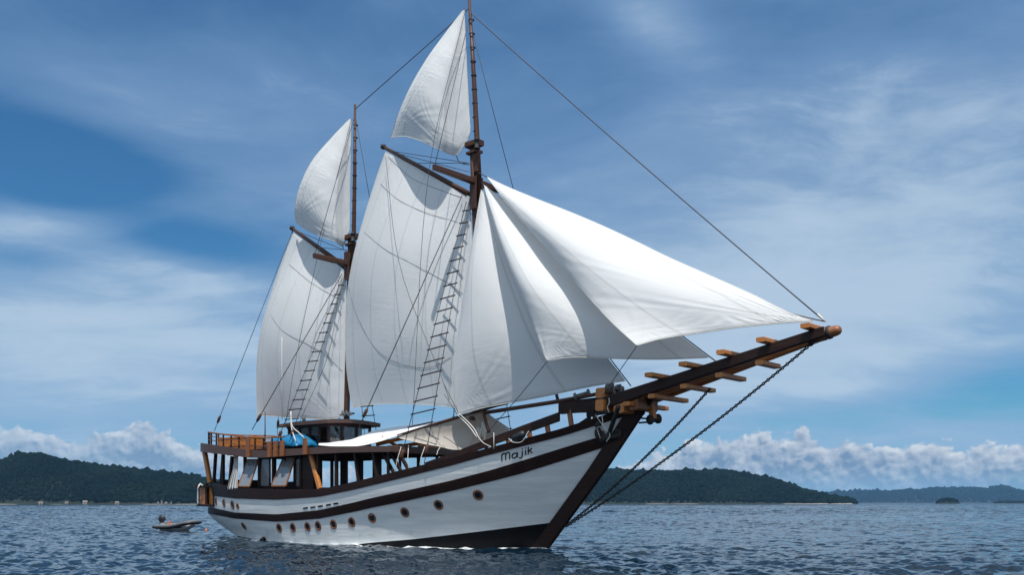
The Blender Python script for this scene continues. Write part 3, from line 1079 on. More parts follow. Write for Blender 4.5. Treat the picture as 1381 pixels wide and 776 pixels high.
def build_portholes():
    rm, gm = porthole_meshes()
    low = [(329, 710.5), (376.5, 713), (395, 712.4), (414.8, 711.2), (429, 710), (449.7, 708), (474.3, 705), (501.8, 699.3), (546, 691.7), (591.4, 681.8), (644.7, 668.4)]
    up = [(291.5, 677, 1.0), (302, 679.3, 1.0), (313.6, 681.5, 1.05), (320.6, 683.5, 0.72)]
    spots = [(x, y, 1.0) for x, y in low] + up
    for x, y, k in spots:
        p, n = on_hull(x, y, 0.0)
        for side in (1, -1):
            q = Vector((p[0], p[1] * side, p[2]))
            nn = Vector((n[0], n[1] * side, n[2]))
            o = obj('porthole', rm, ship)
            o.location = q
            o.rotation_euler = nn.to_track_quat('Z', 'Y').to_euler()
            o.scale = (1.22 * k, 1.22 * k, 1)
            g = obj('glass', gm, o)
    for x, y in [(412, 686), (422, 684.9), (432, 683.3), (443, 681.6), (453, 679.8)]:
        p, n = on_hull(x, y, 0.004)
        a, _ = on_hull(x - 3.2, y + 0.5, 0.004)
        b, _ = on_hull(x + 3.2, y - 0.5, 0.004)
        m = MB()
        m.bar(a, b, 0.03, 0.09)
        m.build('scupper', 'black_paint', ship)
    # waterline outlet
    p, n = on_hull(357, 727.5, 0.0)
    m = MB()
    m.lathe([(0.0, 0.3), (0.13, 0.3), (0.16, 0.1), (0.16, -0.1)], p, n, 12)
    m.build('exhaust_outlet', 'black_paint', ship)


build_portholes()


# the name on the bow, single-stroke letters laid on the planking
def build_name():
    ox, oy, ex, ey = 676.6, 623.0, 718.2, 611.6

    def arc(cx, cy, rx, ry, a0, a1, n=14):
        return [(cx + rx * math.cos(RAD(a0 + (a1 - a0) * i / n)), cy + ry * math.sin(RAD(a0 + (a1 - a0) * i / n))) for i in range(n + 1)]
    H_ = 9.6
    strokes = []
    # M with two round arches
    strokes += [[(0.3, 0), (0.1, H_)], arc(2.8, H_ - 2.3, 2.6, 2.6, 175, 0) + [(5.4, 0.3)], arc(8.0, H_ - 2.3, 2.6, 2.6, 180, 0) + [(10.6, 0)]]
    # a
    strokes += [arc(17.0, 3.2, 3.2, 3.2, 40, 400, 22), [(20.9, 6.8), (20.9, -0.1)]]
    # j
    strokes += [[(27.4, 6.7), (27.4, -0.2)] + arc(25.2, -0.2, 2.2, 2.0, 0, -160)]
    # i
    strokes += [[(31.8, 6.7), (31.8, 0)]]
    # k
    strokes += [[(35.4, 9.9), (35.4, 0)], [(40.2, 6.8), (35.6, 3.3)], [(36.9, 4.4), (40.8, 0)]]
    dots = [(27.4, 9.2), (31.8, 9.3)]

    dx, dy = (ex - ox) / 41.0, (ey - oy) / 41.0

    def to(pt):
        x = ox + pt[0] * dx
        y = oy + pt[0] * dy - pt[1]
        return on_hull(x, y, -0.008)[0]
    m = MB()
    for st in strokes:
        pts = []
        for a, b in zip(st[:-1], st[1:]):
            for k in range(3):
                pts.append(to((a[0] + (b[0] - a[0]) * k / 3, a[1] + (b[1] - a[1]) * k / 3)))
        pts.append(to(st[-1]))
        m.tube(pts, 0.038, 6)
    for d in dots:
        c = to(d)
        m.blob(c, 0.042, 0.03, 0.042, 1, 0, 6)
    m.build('ship_name', 'letter_black', ship)
    # thin outline board of the name panel
    for x0, y0, x1, y1 in [(672, 619, 674.5, 629), (720, 606, 722.5, 615)]:
        m = MB()
        m.tube([on_hull(x0, y0, 0.0)[0], on_hull(x1, y1, 0.0)[0]], 0.007, 5)
        m.build('name_panel_edge', 'hull_white', ship)


build_name()

# ------------------------------------------------------------------ bow: upper rail, bowsprit, anchor gear
def rail_plan(x, y, off=-0.05):
    """point over the rail's plan line along a pixel's sight line"""
    lo, hi = -0.2, 5.0
    for _ in range(40):
        v = (lo + hi) / 2
        p = P(x, y, v)
        s_ = None
        # plan of the rail: half-breadth at rail height for this u
        w = float(np.interp(p[0], RAILU, RAILW))
        if v > half(p[0], w) + off:
            hi = v
        else:
            lo = v
    return P(x, y, (lo + hi) / 2)


RAILU = [u_stem(row_at('RT', s)) + (u_aft(row_at('RT', s)) - u_stem(row_at('RT', s))) * s for s in SS][::-1]
RAILW = [row_at('RT', s) for s in SS][::-1]


def build_upper_rail():
    tops = [(573, 624.5), (610, 611), (660, 591.8), (700, 576), (753, 556.5)]
    bots = [(573, 631), (610, 618.5), (660, 601.8), (700, 587.5), (753, 568.5)]
    up = [rail_plan(*t) for t in tops]
    lo = [rail_plan(*t) for t in bots]
    for side in (1, -1):
        m = MB()
        g = []
        for a, b in zip(up, lo):
            q = np.array([a[0], a[1] * side, a[2]])
            r = np.array([a[0], a[1] * side, b[2]])
            inn = np.array([0, 0.14 * side, 0])
            g.append([q, r, r + inn, q + inn, q])
        m.grid(g, 0, False, flip=side < 0)
        m.add(g[0][:4], [(0, 1, 2, 3)])
        m.add(g[-1][:4], [(3, 2, 1, 0)])
        m.build('upper_rail', 'dark_wood', ship)
        for x, y0, y1 in [(632, 604, 622), (664, 591, 612), (684, 585, 605), (712, 573, 594), (737, 565, 590), (768, 552, 579)]:
            a, b = rail_plan(x - 3, y0), rail_plan(x + 1.5, y1)
            mm = MB()
            mm.bar((a[0], (a[1] + 0.16) * side, a[2] - 0.05), (b[0], (a[1] + 0.16) * side, b[2] + 0.02), 0.13, 0.26, up=(1, 0, 0))
            mm.build('rail_stanchion', 'brown_wood', ship)
    # bow cheek block between upper rail and bowsprit
    for side in (1, -1):
        m = MB()
        g = []
        for (x, yt, yb) in [(753, 543.5, 559), (775, 540, 557), (800, 537, 556), (815, 535, 552)]:
            a = rail_plan(x, yt, -0.12)
            hgt = (yb - yt) / F * 48
            q = np.array([a[0], a[1] * side, a[2]])
            g.append([q, q - (0, 0, hgt), q + (0, 0.3 * side, -hgt), q + (0, 0.3 * side, 0), q])
        m.grid(g, 0, False, flip=side < 0)
        m.add(g[0][:4], [(0, 1, 2, 3)])
        m.add(g[-1][:4], [(3, 2, 1, 0)])
        m.build('bow_cheek', 'dark_wood', ship)


build_upper_rail()

BS = {}


def build_bowsprit():
    A = P(800, 541.5, 1.15)
    B = P(1112, 440.2, 0.24)
    hgt = 0.56
    tip = P(1135, 438.5, 0.0)
    for side in (1, -1):
        m = MB()
        a = np.array([A[0], A[1] * side, A[2] - hgt / 2])
        b = np.array([B[0], B[1] * side, B[2] - 0.22])
        m.bar(a, b, 0.30, hgt, w2=0.24, h2=0.42)
        m.build('bowsprit_beam', 'dark_wood' if side > 0 else 'teak', ship)
    BS['A'], BS['B'] = A, B
    # nose timber joining the beams
    m = MB()
    d = (tip - np.array([B[0], 0, B[2]]))
    c0 = np.array([B[0] - 0.75, 0, B[2] - 0.2 - 0.75 * (B[2] - A[2]) / (B[0] - A[0])])
    c1 = np.array([tip[0] - 0.15, 0, tip[2] - 0.2])
    dd = (c1 - c0) / np.linalg.norm(c1 - c0)
    nl = np.linalg.norm(c1 - c0)
    m.lathe([(0.0, 0.0), (0.29, 0.0), (0.29, 0.7), (0.26, 0.74), (0.215, nl - 0.05), (0.18, nl + 0.06), (0.11, nl + 0.12), (0, nl + 0.14)], c0, dd, 12)
    m.build('bowsprit_nose', 'brown_wood', ship)
    m = MB()
    m.lathe([(0.26, 0.78), (0.29, 0.8), (0.285, 0.92), (0.25, 0.94)], c0, dd, 16)
    m.build('iron_band', 'iron', ship)
    # cross timbers: one above and one below the beams at each station
    st = [(1049, 483, 1.05), (1003, 501.5, 1.35), (962, 518.5, 1.6), (925.5, 534, 1.85), (899, 551, 2.1)]
    nub = [(1081, 445, .75), (1021, 465.5, 1.0), (967, 483, 1.25), (916, 500, 1.5), (870, 514.5, 1.7)]
    for (x, y, hv), (nx, ny, nv) in zip(st, nub):
        p = P(x - 1, y - 0.5, -hv)
        m = MB()
        t = (p[0] - A[0]) / (B[0] - A[0])
        zb = A[2] + (B[2] - A[2]) * t - hgt - 0.15
        m.bar((p[0], -hv * 0.62, zb), (p[0], hv, zb), 0.36, 0.20)
        m.build('cross_timber', 'teak', ship)
        q = P(nx + 6, ny, nv)
        t = (q[0] - A[0]) / (B[0] - A[0])
        zt = A[2] + (B[2] - A[2]) * t + 0.14
        m = MB()
        m.bar((q[0], -nv - 0.1, zt), (q[0], nv + 0.1, zt), 0.42, 0.20)
        m.build('cross_timber', 'teak', ship)
    # grating planks between the beams
    for k, vv in enumerate((-0.62, -0.2, 0.2, 0.62)):
        m = MB()
        e = B[0] - 2.2 - abs(vv) * 5
        za = A[2] - 0.33
        sl = (B[2] - A[2]) / (B[0] - A[0])
        m.bar((A[0] + .3, vv, za), (e, vv, za + sl * (e - A[0] - .3)), 0.3, 0.09)
        m.build('grating_plank', 'teak', ship)
    # bow head timbers and windlass
    for (x, y, v, ln, wd, ht, nm, mt) in [(811, 530.5, 0.9, 2.2, 0.55, 0.5, 'head_timber', 'teak'), (810, 547, 1.35, 0.9, 0.5, 0.55, 'head_timber', 'teak'), (836, 550, 1.0, 1.7, 0.6, 0.55, 'head_timber', 'teak'), (856, 545, 0.8, 1.6, 0.5, 0.6, 'head_timber', 'brown_wood')]:
        c = P(x, y, v)
        m = MB()
        m.bar((c[0], c[1] - 0.1, c[2]), (c[0], c[1] + ln, c[2]), wd, ht)
        m.build(nm, mt, ship)
    c = P(829, 524, 0.3)
    m = MB()
    m.lathe([(0.0, -0.6), (0.17, -0.6), (0.17, -0.5), (0.12, -0.42), (0.10, 0), (0.12, 0.42), (0.17, 0.5), (0.17, 0.6), (0, 0.6)], c, (0, 1, 0), 14)
    m.bar(c + (0.1, -0.3, -0.7), c + (0, -0.3, 0.2), 0.14, 0.3)
    m.bar(c + (0.1, 0.3, -0.7), c + (0, 0.3, 0.2), 0.14, 0.3)
    m.build('windlass', 'grey_iron', ship)
    c = P(785, 533, 0.9)
    m = MB()
    m.lathe([(0, -0.4), (0.2, -0.4), (0.2, -0.3), (0.11, -0.28), (0.11, 0.28), (0.2, 0.3), (0.2, 0.4), (0, 0.4)], c, (0.9, 0.4, 0.25), 14)
    m.build('winch_drum', 'grey_iron', ship)
    # fairlead roller hung beside the stem
    c = P(882, 566, -0.35)
    m = MB()
    m.lathe([(0, -0.3), (0.24, -0.3), (0.24, -0.2), (0.13, -0.16), (0.13, 0.16), (0.24, 0.2), (0.24, 0.3), (0, 0.3)], c, (0.3, 1, 0.15), 14)
    m.tube([c + (0, 0, 0), c + (-0.9, 0.0, 0.12)], 0.05, 6)
    m.tube([c + (0, 0.1, -0.1), c + (-0.9, 0.05, -0.12)], 0.05, 6)
    m.build('fairlead_roller', 'iron', ship)
    c2 = P(880, 553, -0.3)
    m = MB()
    m.bar(c2 + (-0.1, 0, 0.35), c2 + (0.05, 0, -0.45), 0.26, 0.3, up=(1, 0, 0))
    m.build('fairlead_bracket', 'teak', ship)
    return tip


TIP = build_bowsprit()


def chain(name, p, q, link=0.18, r=0.034, sag=0.35):
    p, q = np.array(p), np.array(q)
    ln = np.linalg.norm(q - p)
    n = int(ln / (link * 0.72))
    m = MB()
    for i in range(n):
        t = (i + 0.5) / n
        c = p + (q - p) * t - np.array([0, 0, sag * 4 * t * (1 - t)])
        t2 = t + 0.01
        d = (q - p) - np.array([0, 0, sag * 4 * (1 - 2 * t)])
        d /= np.linalg.norm(d)
        s = np.cross(d, [0, 0, 1.0])
        s /= np.linalg.norm(s)
        if i % 2:
            s = np.cross(s, d)
        pts = []
        for k in range(10):
            a = 2 * math.pi * k / 10
            pts.append(c + d * (link / 2 - r) * math.cos(a) + s * 0.05 * math.sin(a))
        m.tube(pts, r, 5, closed=True)
    return m.build(name, 'iron', ship)


chain('bobstay_chain', P(762, 711.5, 0.14), P(1100, 459, 0.0))
m = MB()
m.tube([P(1096, 462, 0.05), P(1118, 450.5, 0.05)], 0.035, 6)
m.tube([P(1096, 462, -0.08), P(1118, 450.5, -0.08)], 0.035, 6)
m.lathe([(0, -.12), (.1, -.1), (.12, 0), (.1, .1), (0, .12)], P(1094, 463.5, 0), (1, 0, .6), 8)
m.build('chain_shackle', 'iron', ship)
chain('bobstay_chain', P(764, 709, -0.14), P(958, 524, 0.0))

# ------------------------------------------------------------------ masts and spars
def pole(name, pts, radii, m='mast_wood', n=14, parent=None):
    mb = MB()
    mb.tube(pts, radii, n)
    return mb.build(name, m, parent or ship)


def between(a, b, n):
    return [np.array(a) + (np.array(b) - np.array(a)) * i / (n - 1) for i in range(n)]


def build_mast(top, cap, hound, base, rl, rt, spread, gaff_a, gaff_b, nm):
    T, C, Hd, Bs = P(*top), P(*cap), P(*hound), P(*base)
    pole('lower_mast', between(Bs, C, 8), [rl * (1 - 0.22 * i / 7) for i in range(8)])
    f = np.array([rl * 1.75, 0, 0])
    heel = Hd + f * 1.0 + (0, 0, -0.2)
    pole('topmast', [heel, C + f + (0, 0, 0.2), C + f * 0.9 + (T - C) * 0.45, T + f * 0.6], [rt * 1.15, rt * 1.1, rt * 0.9, rt * 0.55])
    # cap, doubling cheeks
    m = MB()
    m.bar(C + (-rl * 1.5, 0, -0.02), C + (rl * 3.0, 0, -0.02), rl * 2.9, 0.32)
    m.bar(C + (-rl * 1.2, 0, -0.5), C + (rl * 2.7, 0, -0.5), rl * 2.6, 0.14)
    m.build('mast_cap', 'mast_wood', ship)
    m = MB()
    for s in (1, -1):
        m.bar(Hd + (rl * .6, s * rl * 1.2, 0.9), Hd + (rl * .5, s * rl * 1.1, -0.9), 0.12, rl * 2.2, up=(1, 0, 0))
    m.bar(Hd + (rl * 1.0, 0, 1.2), C + (rl * 1.0, 0, -0.4), rl * 1.5, rl * 1.7, up=(1, 0, 0))
    m.build('mast_cheek', 'mast_wood', ship)
    # athwartship crosstree
    sp = P(spread[0], spread[1], spread[2])
    z = sp[2]
    m = MB()
    m.bar((Hd[0] + 0.12, -spread[2], z), (Hd[0] + 0.12, 0, z), 0.22, 0.30, w2=0.34, h2=0.34)
    m.bar((Hd[0] + 0.12, spread[2], z), (Hd[0] + 0.12, 0, z), 0.22, 0.30, w2=0.34, h2=0.34)
    m.build('crosstree', 'mast_wood', ship)
    ga, gb = P(*gaff_a), P(*gaff_b)
    d = ga - gb
    pole('gaff', [gb, gb + d * 0.5, ga], [0.17, 0.16, 0.10])
    m = MB()
    m.lathe([(0.0, -0.1), (0.16, -0.1), (0.16, 0.1), (0, 0.1)], ga, (0.9, 0, -0.4), 10)
    m.build('gaff_end_band', 'iron', ship)
    m = MB()
    m.lathe([(0.25, -0.2), (0.3, -0.15), (0.3, 0.15), (0.25, 0.2)], Hd + (0, 0, .35), (0, 0, 1), 14)
    m.build('mast_band', 'iron', ship)
    # hoops up the topmast
    for k in range(9):
        m = MB()
        c = C + f * 0.9 + (T - C) * (0.08 + 0.095 * k)
        m.lathe([(rt * 1.0, -0.035), (rt * 1.3, 0), (rt * 1.0, 0.035)], c, (0.02, 0, 1), 10)
        m.build('mast_hoop', 'iron', ship)
    m = MB()
    c = C + (rl * 2.8, -0.25, -0.1)
    m.lathe([(0, -0.35), (0.17, -0.35), (0.17, -0.28), (0.12, -0.27), (0.12, 0.12), (0.16, 0.14), (0.05, 0.28), (0, 0.28)], c, (0, 0, 1), 10)
    m.build('mast_light', 'iron', ship)
    return T + f * .6, C, Hd, Bs


MT, MC, MH, MB_ = build_mast((629, -2), (637, 195), (640.5, 262), (653, 598), 0.21, 0.14, (574, 229, 3.3), (517, 198), (632, 262), 'main')
ZT, ZC, ZH, ZB = build_mast((476, 142), (472.5, 320), (470, 360), (467, 590), 0.20, 0.13, (419.5, 346, 2.8), (394, 308), (466, 361), 'mizzen')


# ------------------------------------------------------------------ sails
def edge(pts, n):
    return resample([P(*(p if len(p) == 3 else (*p, 0.0))) for p in pts], n)


def sail(name, top, bottom, left, right, belly, mtl='sailcloth', nu=90, nv=110, folds=(), pleat=0.0, peak=(0.5, 0.55), thick=0.012, parent=None, wob=0.03, seed=0):
    """cloth between four photo-traced edges (x, y, metres to starboard), bellied towards starboard.
    top/bottom run left to right, left/right run top to bottom; a one-point edge is a corner."""
    T, B = edge(top, nu), edge(bottom, nu)
    Lf, R = edge(left, nv), edge(right, nv)
    a = np.linspace(0, 1, nu)[None, :, None]
    b = np.linspace(0, 1, nv)[:, None, None]
    g = (1 - b) * T[None] + b * B[None] + (1 - a) * Lf[:, None] + a * R[:, None] \
        - (1 - a) * (1 - b) * T[0] - a * (1 - b) * T[-1] - (1 - a) * b * B[0] - a * b * B[-1]
    a2, b2 = a[..., 0], b[..., 0]

    def hump(x, pk):
        e = math.log(0.5) / math.log(pk)
        return np.sin(math.pi * x ** e)
    bel = belly * hump(a2, peak[0]) ** 0.9 * hump(b2, peak[1]) ** 0.9
    rng = np.random.RandomState(seed)
    W_ = np.linalg.norm(np.diff(g[nv // 2], axis=0), axis=1).sum()
    H_ = np.linalg.norm(np.diff(g[:, nu // 2], axis=0), axis=1).sum()
    ed = np.minimum(np.minimum(a2, 1 - a2) * W_, np.minimum(b2, 1 - b2) * H_)
    soft = np.clip(ed / 0.8, 0, 1)
    for ca, cb, amp, cnt, reach in folds:
        da, db = (a2 - ca) * W_, (b2 - cb) * H_
        r = np.sqrt(da * da + db * db)
        an = np.arctan2(db, da)
        bel = bel + amp * np.exp(-r / reach) * np.clip(r / 0.7, 0, 1) * np.sin(cnt * an + 2.4 * np.sin(an * 7.3 + seed) + 1.2 * np.sin(r * 0.9 + 3 * an)) * (0.45 + 0.55 * np.sin(an * 11.7 + 2 * seed + 0.6 * r))
    for k in range(7):
        kx, ky = rng.uniform(0.15, 0.6), rng.uniform(0.3, 1.4)
        bel = bel + wob * soft * np.sin(kx * a2 * W_ + ky * b2 * H_ + rng.rand() * 6.28) / (1 + ky)
    if pleat:
        # short level puckers along the luff rope
        pk = np.exp(-(1 - a2) * W_ / 1.1) + 0.5 * np.exp(-a2 * W_ / 0.6)
        bel = bel + pleat * pk * np.sin(b2 * H_ * 5.2 + 1.4 * np.sin(a2 * W_ * 1.3)) * soft
    g[..., 1] -= bel
    m = MB()
    m.grid(g.tolist(), 0, True)
    me = m.mesh(name, mtl)
    uvl = me.uv_layers.new(name='UVMap')
    uu = np.stack([np.broadcast_to(a2 * W_, (nv, nu)), np.broadcast_to(b2 * H_, (nv, nu))], -1).reshape(-1, 2)
    li = np.zeros(len(me.loops), np.int32)
    me.loops.foreach_get('vertex_index', li)
    uvl.data.foreach_set('uv', uu[li].astype(np.float32).ravel())
    o = obj(name, me, parent or ship)
    so = o.modifiers.new('thick', 'SOLIDIFY')
    so.thickness = thick
    so.offset = 0
    SAILG[name + str(seed)] = g
    # bolt rope round the edge
    ring = np.vstack([g[0], g[1:, -1], g[-1, ::-1][1:], g[::-1, 0][1:-1]])
    keep = [ring[0]]
    for p in ring[1:]:
        if np.linalg.norm(p - keep[-1]) > 0.12:
            keep.append(p)
    mr = MB()
    mr.tube(keep, 0.022, 5, closed=True)
    mr.build('bolt_rope', 'white_rope', o)
    return o


SAILG = {}
# main gaff sail
sail('gaff_sail', [(520, 205, .05), (575, 233, .1), (633, 266, .1)], [(476, 551, .5), (490, 547.5, .65), (520, 545, .8), (560, 545.5, .75), (598, 548, .5), (643, 556, .1)],
     [(520, 205, .05), (506, 245, .2), (489, 300, .4), (476, 350, .5), (468, 400, .6), (466, 450, .6), (467, 490, .6), (471, 525, .55), (476, 551, .5)],
     [(633, 266, .1), (640, 380, .1), (647, 480, .1), (643, 556, .1)], 1.05, nu=110, nv=130, folds=[(0, 0, .02, 34, 2.5), (1, 0, .02, 36, 2.2), (0, 1, .012, 36, 1.8)], peak=(0.5, 0.5), seed=1)
sail('gaff_sail', [(396, 314, .05), (430, 338, .1), (466, 368, .1)], [(347, 561.5, .4), (360, 561.5, .5), (400, 564, .6), (440, 566, .4), (466, 562, .1)],
     [(396, 314, .05), (382, 348, .2), (366, 395, .4), (353, 440, .5), (347, 480, .5), (346, 520, .5), (347, 561.5, .4)],
     [(466, 368, .1), (467, 440, .1), (467, 500, .1), (466, 562, .1)], 0.85, nu=100, nv=120, folds=[(0, 0, .02, 34, 2.2), (1, 0, .02, 36, 2.0), (0.9, 1, .016, 40, 2.0)], pleat=0.012, peak=(0.48, 0.5), seed=2)
# topsails
sail('topsail', [(624, 14, .05), (626, 14, .05)], [(527, 186, .15), (545, 184, .9), (565, 189, 1.5), (590, 200, 1.4), (615, 209, .35), (630, 190, .1)],
     [(624, 14, .05), (604, 40, .3), (575, 80, .7), (553, 118, .75), (537, 155, .5), (527, 186, .15)],
     [(626, 14, .05), (629, 80, .05), (632, 140, .05), (634, 178, .05), (630, 190, .1)], 0.55, nu=100, nv=110, folds=[(0, 1, .022, 46, 3.0), (.82, 1, .03, 38, 1.7), (1, 1, .02, 34, 1.2)], wob=.012, pleat=0.03, peak=(0.5, 0.66), mtl='creased_sailcloth', seed=3)
sail('topsail', [(471, 161, .05), (473.5, 161, .05)], [(399, 300, .4), (415, 311, 1.15), (435, 320, 1.35), (452, 326, .9), (462, 332, .3), (468, 318, .1)],
     [(471, 161, .05), (448, 185, .5), (421, 217, .9), (405, 250, 1.0), (398, 280, .8), (399, 300, .4)],
     [(473.5, 161, .05), (472.5, 220, .05), (471.5, 280, .05), (471, 312, .05), (468, 318, .1)], 0.5, nu=100, nv=110, folds=[(0, 1, .022, 46, 2.8), (.85, 1, .03, 38, 1.6), (1, 1, .02, 34, 1.2)], wob=.012, pleat=0.03, peak=(0.5, 0.66), mtl='creased_sailcloth', seed=4)
# headsails: left edge is the leech, right edge the luff on its stay
sail('staysail', [(649, 256, .25)] * 2, [(617, 560, 2.0), (650, 551, 1.7), (690, 543.5, 1.3), (735, 535, .9), (790, 523, .35), (843, 514, .03)],
     [(649, 256, .25), (640, 310, .8), (630, 370, 1.3), (619, 440, 1.75), (611, 500, 2.0), (612, 535, 2.05), (617, 560, 2.0)],
     [(649, 256, .25), (690, 310, .1), (740, 378, .05), (800, 459, .03), (843, 514, .03)], 1.0, nu=110, nv=120, folds=[(0, 1, .03, 42, 2.6), (1, 1, .015, 46, 2.5), (0, 0, .02, 8, 2.0)], peak=(0.45, 0.58), seed=5)
sail('inner_jib', [(653, 250, .3)] * 2, [(738, 487, 3.1), (770, 482.5, 2.7), (830, 484, 1.9), (890, 485, 1.0), (955, 482.5, .03)],
     [(653, 250, .3), (662, 285, 1.0), (674, 325, 1.7), (692, 375, 2.35), (712, 425, 2.85), (726, 460, 3.05), (738, 487, 3.1)],
     [(653, 250, .3), (720, 302, .15), (800, 364, .08), (880, 426, .04), (955, 482.5, .03)], 1.25, nu=120, nv=120, folds=[(0, 1, .024, 42, 2.4), (1, 1, .02, 46, 3.0), (0, 0, .02, 8, 2.0)], peak=(0.42, 0.62), seed=6)
sail('flying_jib', [(657, 239, .4)] * 2, [(859, 466.5, 3.4), (890, 458, 2.7), (940, 450, 1.75), (1000, 441.5, .9), (1050, 436.5, .35), (1096, 433, .03)],
     [(657, 239, .4), (690, 282, 1.3), (735, 333, 2.3), (780, 385, 2.95), (825, 435, 3.3), (859, 466.5, 3.4)],
     [(657, 239, .4), (685, 252.5, .3), (730, 271, .25), (767, 285.5, .2), (813, 305, .2), (856, 325, .15), (902, 347.5, .1), (971, 378, .1), (1017, 398.6, .05), (1064, 422, .03), (1096, 433, .03)], 1.5, nu=130, nv=130, folds=[(0, 1, .02, 42, 2.2), (1, 1, .03, 52, 4.5), (0, 0, .02, 8, 2.0)], peak=(0.5, 0.6), seed=7)

# ------------------------------------------------------------------ standing and running rigging
def line(name, pts, r=0.018, m='wire', sag=0.0, parent=None, n=14):
    mb = MB()
    if len(pts) == 2 and sag:
        p, q = np.array(pts[0]), np.array(pts[1])
        pts = [p + (q - p) * i / (n - 1) - np.array([0, 0, sag * 4 * (i / (n - 1)) * (1 - i / (n - 1))]) for i in range(n)]
    elif len(pts) > 2:
        pts = resample(pts, max(n, 3 * len(pts)))
    mb.tube(pts, r, 5)
    return mb.build(name, m, parent or ship)


line('triatic_stay', [ZT + (0, 0, -.3), MT + (0, 0, -.6)], 0.026)
line('forestay', [MT + (0, 0, -.8), P(1108, 430, 0)], 0.03, sag=0.12)
line('forestay_lanyard', [P(1103, 424, 0), P(1113, 434, 0)], 0.045, 'white_rope')
line('jib_stay', [P(646, 233, 0.05), P(657, 239, .3), P(685, 253, .22), P(767, 287, .12), P(856, 326.5, .08), P(902, 349, .05), P(971, 379, .05), P(1017, 399.6, .02), P(1064, 422, 0), P(1113, 434, 0)], 0.028)
line('jib_stay', [P(648, 246, 0.02), P(967, 489, 0.0)], 0.03)
line('jib_stay', [P(646, 252, 0.0), P(851, 521, 0.0)], 0.03)
for s in (1, -1):
    line('topmast_shroud', [MT + (0, 0, -1.2), np.array([MH[0] + .12, -3.2 * s, P(574, 229, 3.3)[2] + .15])], 0.02)
    line('topmast_shroud', [ZT + (0, 0, -.6), np.array([ZH[0] + .12, -2.7 * s, P(419.5, 346, 2.8)[2] + .15])], 0.02)
    a, b = P(623, 264, 0.3), P(484, 577, 3.75)
    line('backstay', [np.array([a[0], a[1] * s, a[2]]), np.array([b[0], b[1] * s, b[2]])], 0.03)
    a, b = P(461, 370, 0.3), P(340, 580, 3.5)
    line('backstay', [np.array([a[0], a[1] * s, a[2]]), np.array([b[0], b[1] * s, b[2]])], 0.028)
    a, b = P(395, 310, 0.0), P(289, 582, 2.6)
    line('vang', [np.array([a[0], a[1] * s, a[2]]), np.array([b[0], b[1] * s, b[2]])], 0.022)
    for (x0, y0, v0, x1, y1, v1) in ((623, 264, .3, 484, 577, 3.75), (461, 370, .3, 340, 580, 3.5), (395, 310, 0, 289, 582, 2.6)):
        a, b = P(x0, y0, v0), P(x1, y1, v1)
        a[1] *= s
        b[1] *= s
        m = MB()
        d = (b - a) / np.linalg.norm(b - a)
        m.lathe([(0, -.3), (.07, -.28), (.1, -.1), (.1, .12), (.06, .28), (0, .3)], b - d * 0.9, d, 8)
        m.build('rigging_block', 'mast_wood', ship)
# halyards hanging in front of the sails
line('halyard', [P(628, 12, 0.4), P(578.5, 230, 2.2), P(556, 575, 3.6)], 0.016, sag=0)
line('halyard', [P(520, 212, 0.6), P(540, 361, 2.6), P(599, 519, 3.1), P(606, 540, 3.2)], 0.016)
line('halyard', [P(474, 160, 0.4), P(432, 330, 1.6), P(396, 500, 3.0), P(385, 575, 3.4)], 0.016)
line('halyard', [P(460, 345, 0.6), P(445, 470, 2.4), P(404, 570, 3.2)], 0.016)
for a, b in [((524, 203, .02), (633, 220, .2)), ((540, 208, .02), (633, 232, .2)), ((560, 220, .02), (630, 220, .1)), ((401, 312, .02), (463, 337, .2)), ((430, 334, .02), (462, 337, .1))]:
    line('peak_halyard', [P(*a), P(*b)], 0.018)
line('topsail_sheet', [P(615, 209, .35), P(620, 219, .2), P(633, 222, .1)], 0.03)
line('topsail_sheet', [P(462, 332, .3), P(464, 337, .2), P(468, 338, .1)], 0.03)
line('jib_sheet', [P(859, 467, 3.4), P(834, 503, 2.4), P(812, 535, 1.6)], 0.02)
line('jib_sheet', [P(738, 488, 3.1), P(700, 535, 3.0), P(656, 585, 3.0)], 0.02)
line('staysail_sheet', [P(617, 560, 2.0), P(599, 532, 2.3)], 0.02)
line('staysail_sheet', [P(598, 517, 2.9), P(618, 557, 3.0)], 0.018)
line('sheet_tackle', [P(617, 560, 2.0), P(633, 576, 2.4), P(643, 590, 2.7)], 0.024, 'white_rope')
line('sheet_tackle', [P(619, 558, 2.1), P(638, 577, 2.4), P(646, 591, 2.6)], 0.024, 'white_rope')


def on_sail(key, pts, off=0.05):
    """brail lines lie on the belly of a sail: nearest sail vertex to each photo point"""
    g = SAILG[key].reshape(-1, 3)
    pr = np.array([proj(p) for p in g[::3]])
    out = []
    for x, y in resample(pts, 26):
        k = np.argsort((pr[:, 0] - x) ** 2 + (pr[:, 1] - y) ** 2)[:4]
        v = -np.mean(g[::3][k][:, 1]) + off
        out.append(P(x, y, v))
    o = np.array(out)
    o[1:-1] = (o[:-2] + o[1:-1] * 2 + o[2:]) / 4
    return list(o)


for key, pts in [('gaff_sail1', [(490.6, 313), (520, 337), (560, 358), (599, 379), (624, 396)]), ('gaff_sail1', [(513, 248), (535, 268), (567, 284), (617, 300)]),
                 ('gaff_sail1', [(470, 388), (482, 428), (509, 473.5), (540, 491.6), (581, 496), (608, 482)]), ('gaff_sail1', [(524, 212), (555, 240), (590, 255), (622, 266)]),
                 ('gaff_sail2', [(390, 357), (420.5, 382), (458, 404)]), ('gaff_sail2', [(360, 417), (380, 445.7), (417, 466), (440, 480), (462, 501)])]:
    line('brail_line', on_sail(key, pts, 0.02), 0.009, n=30)


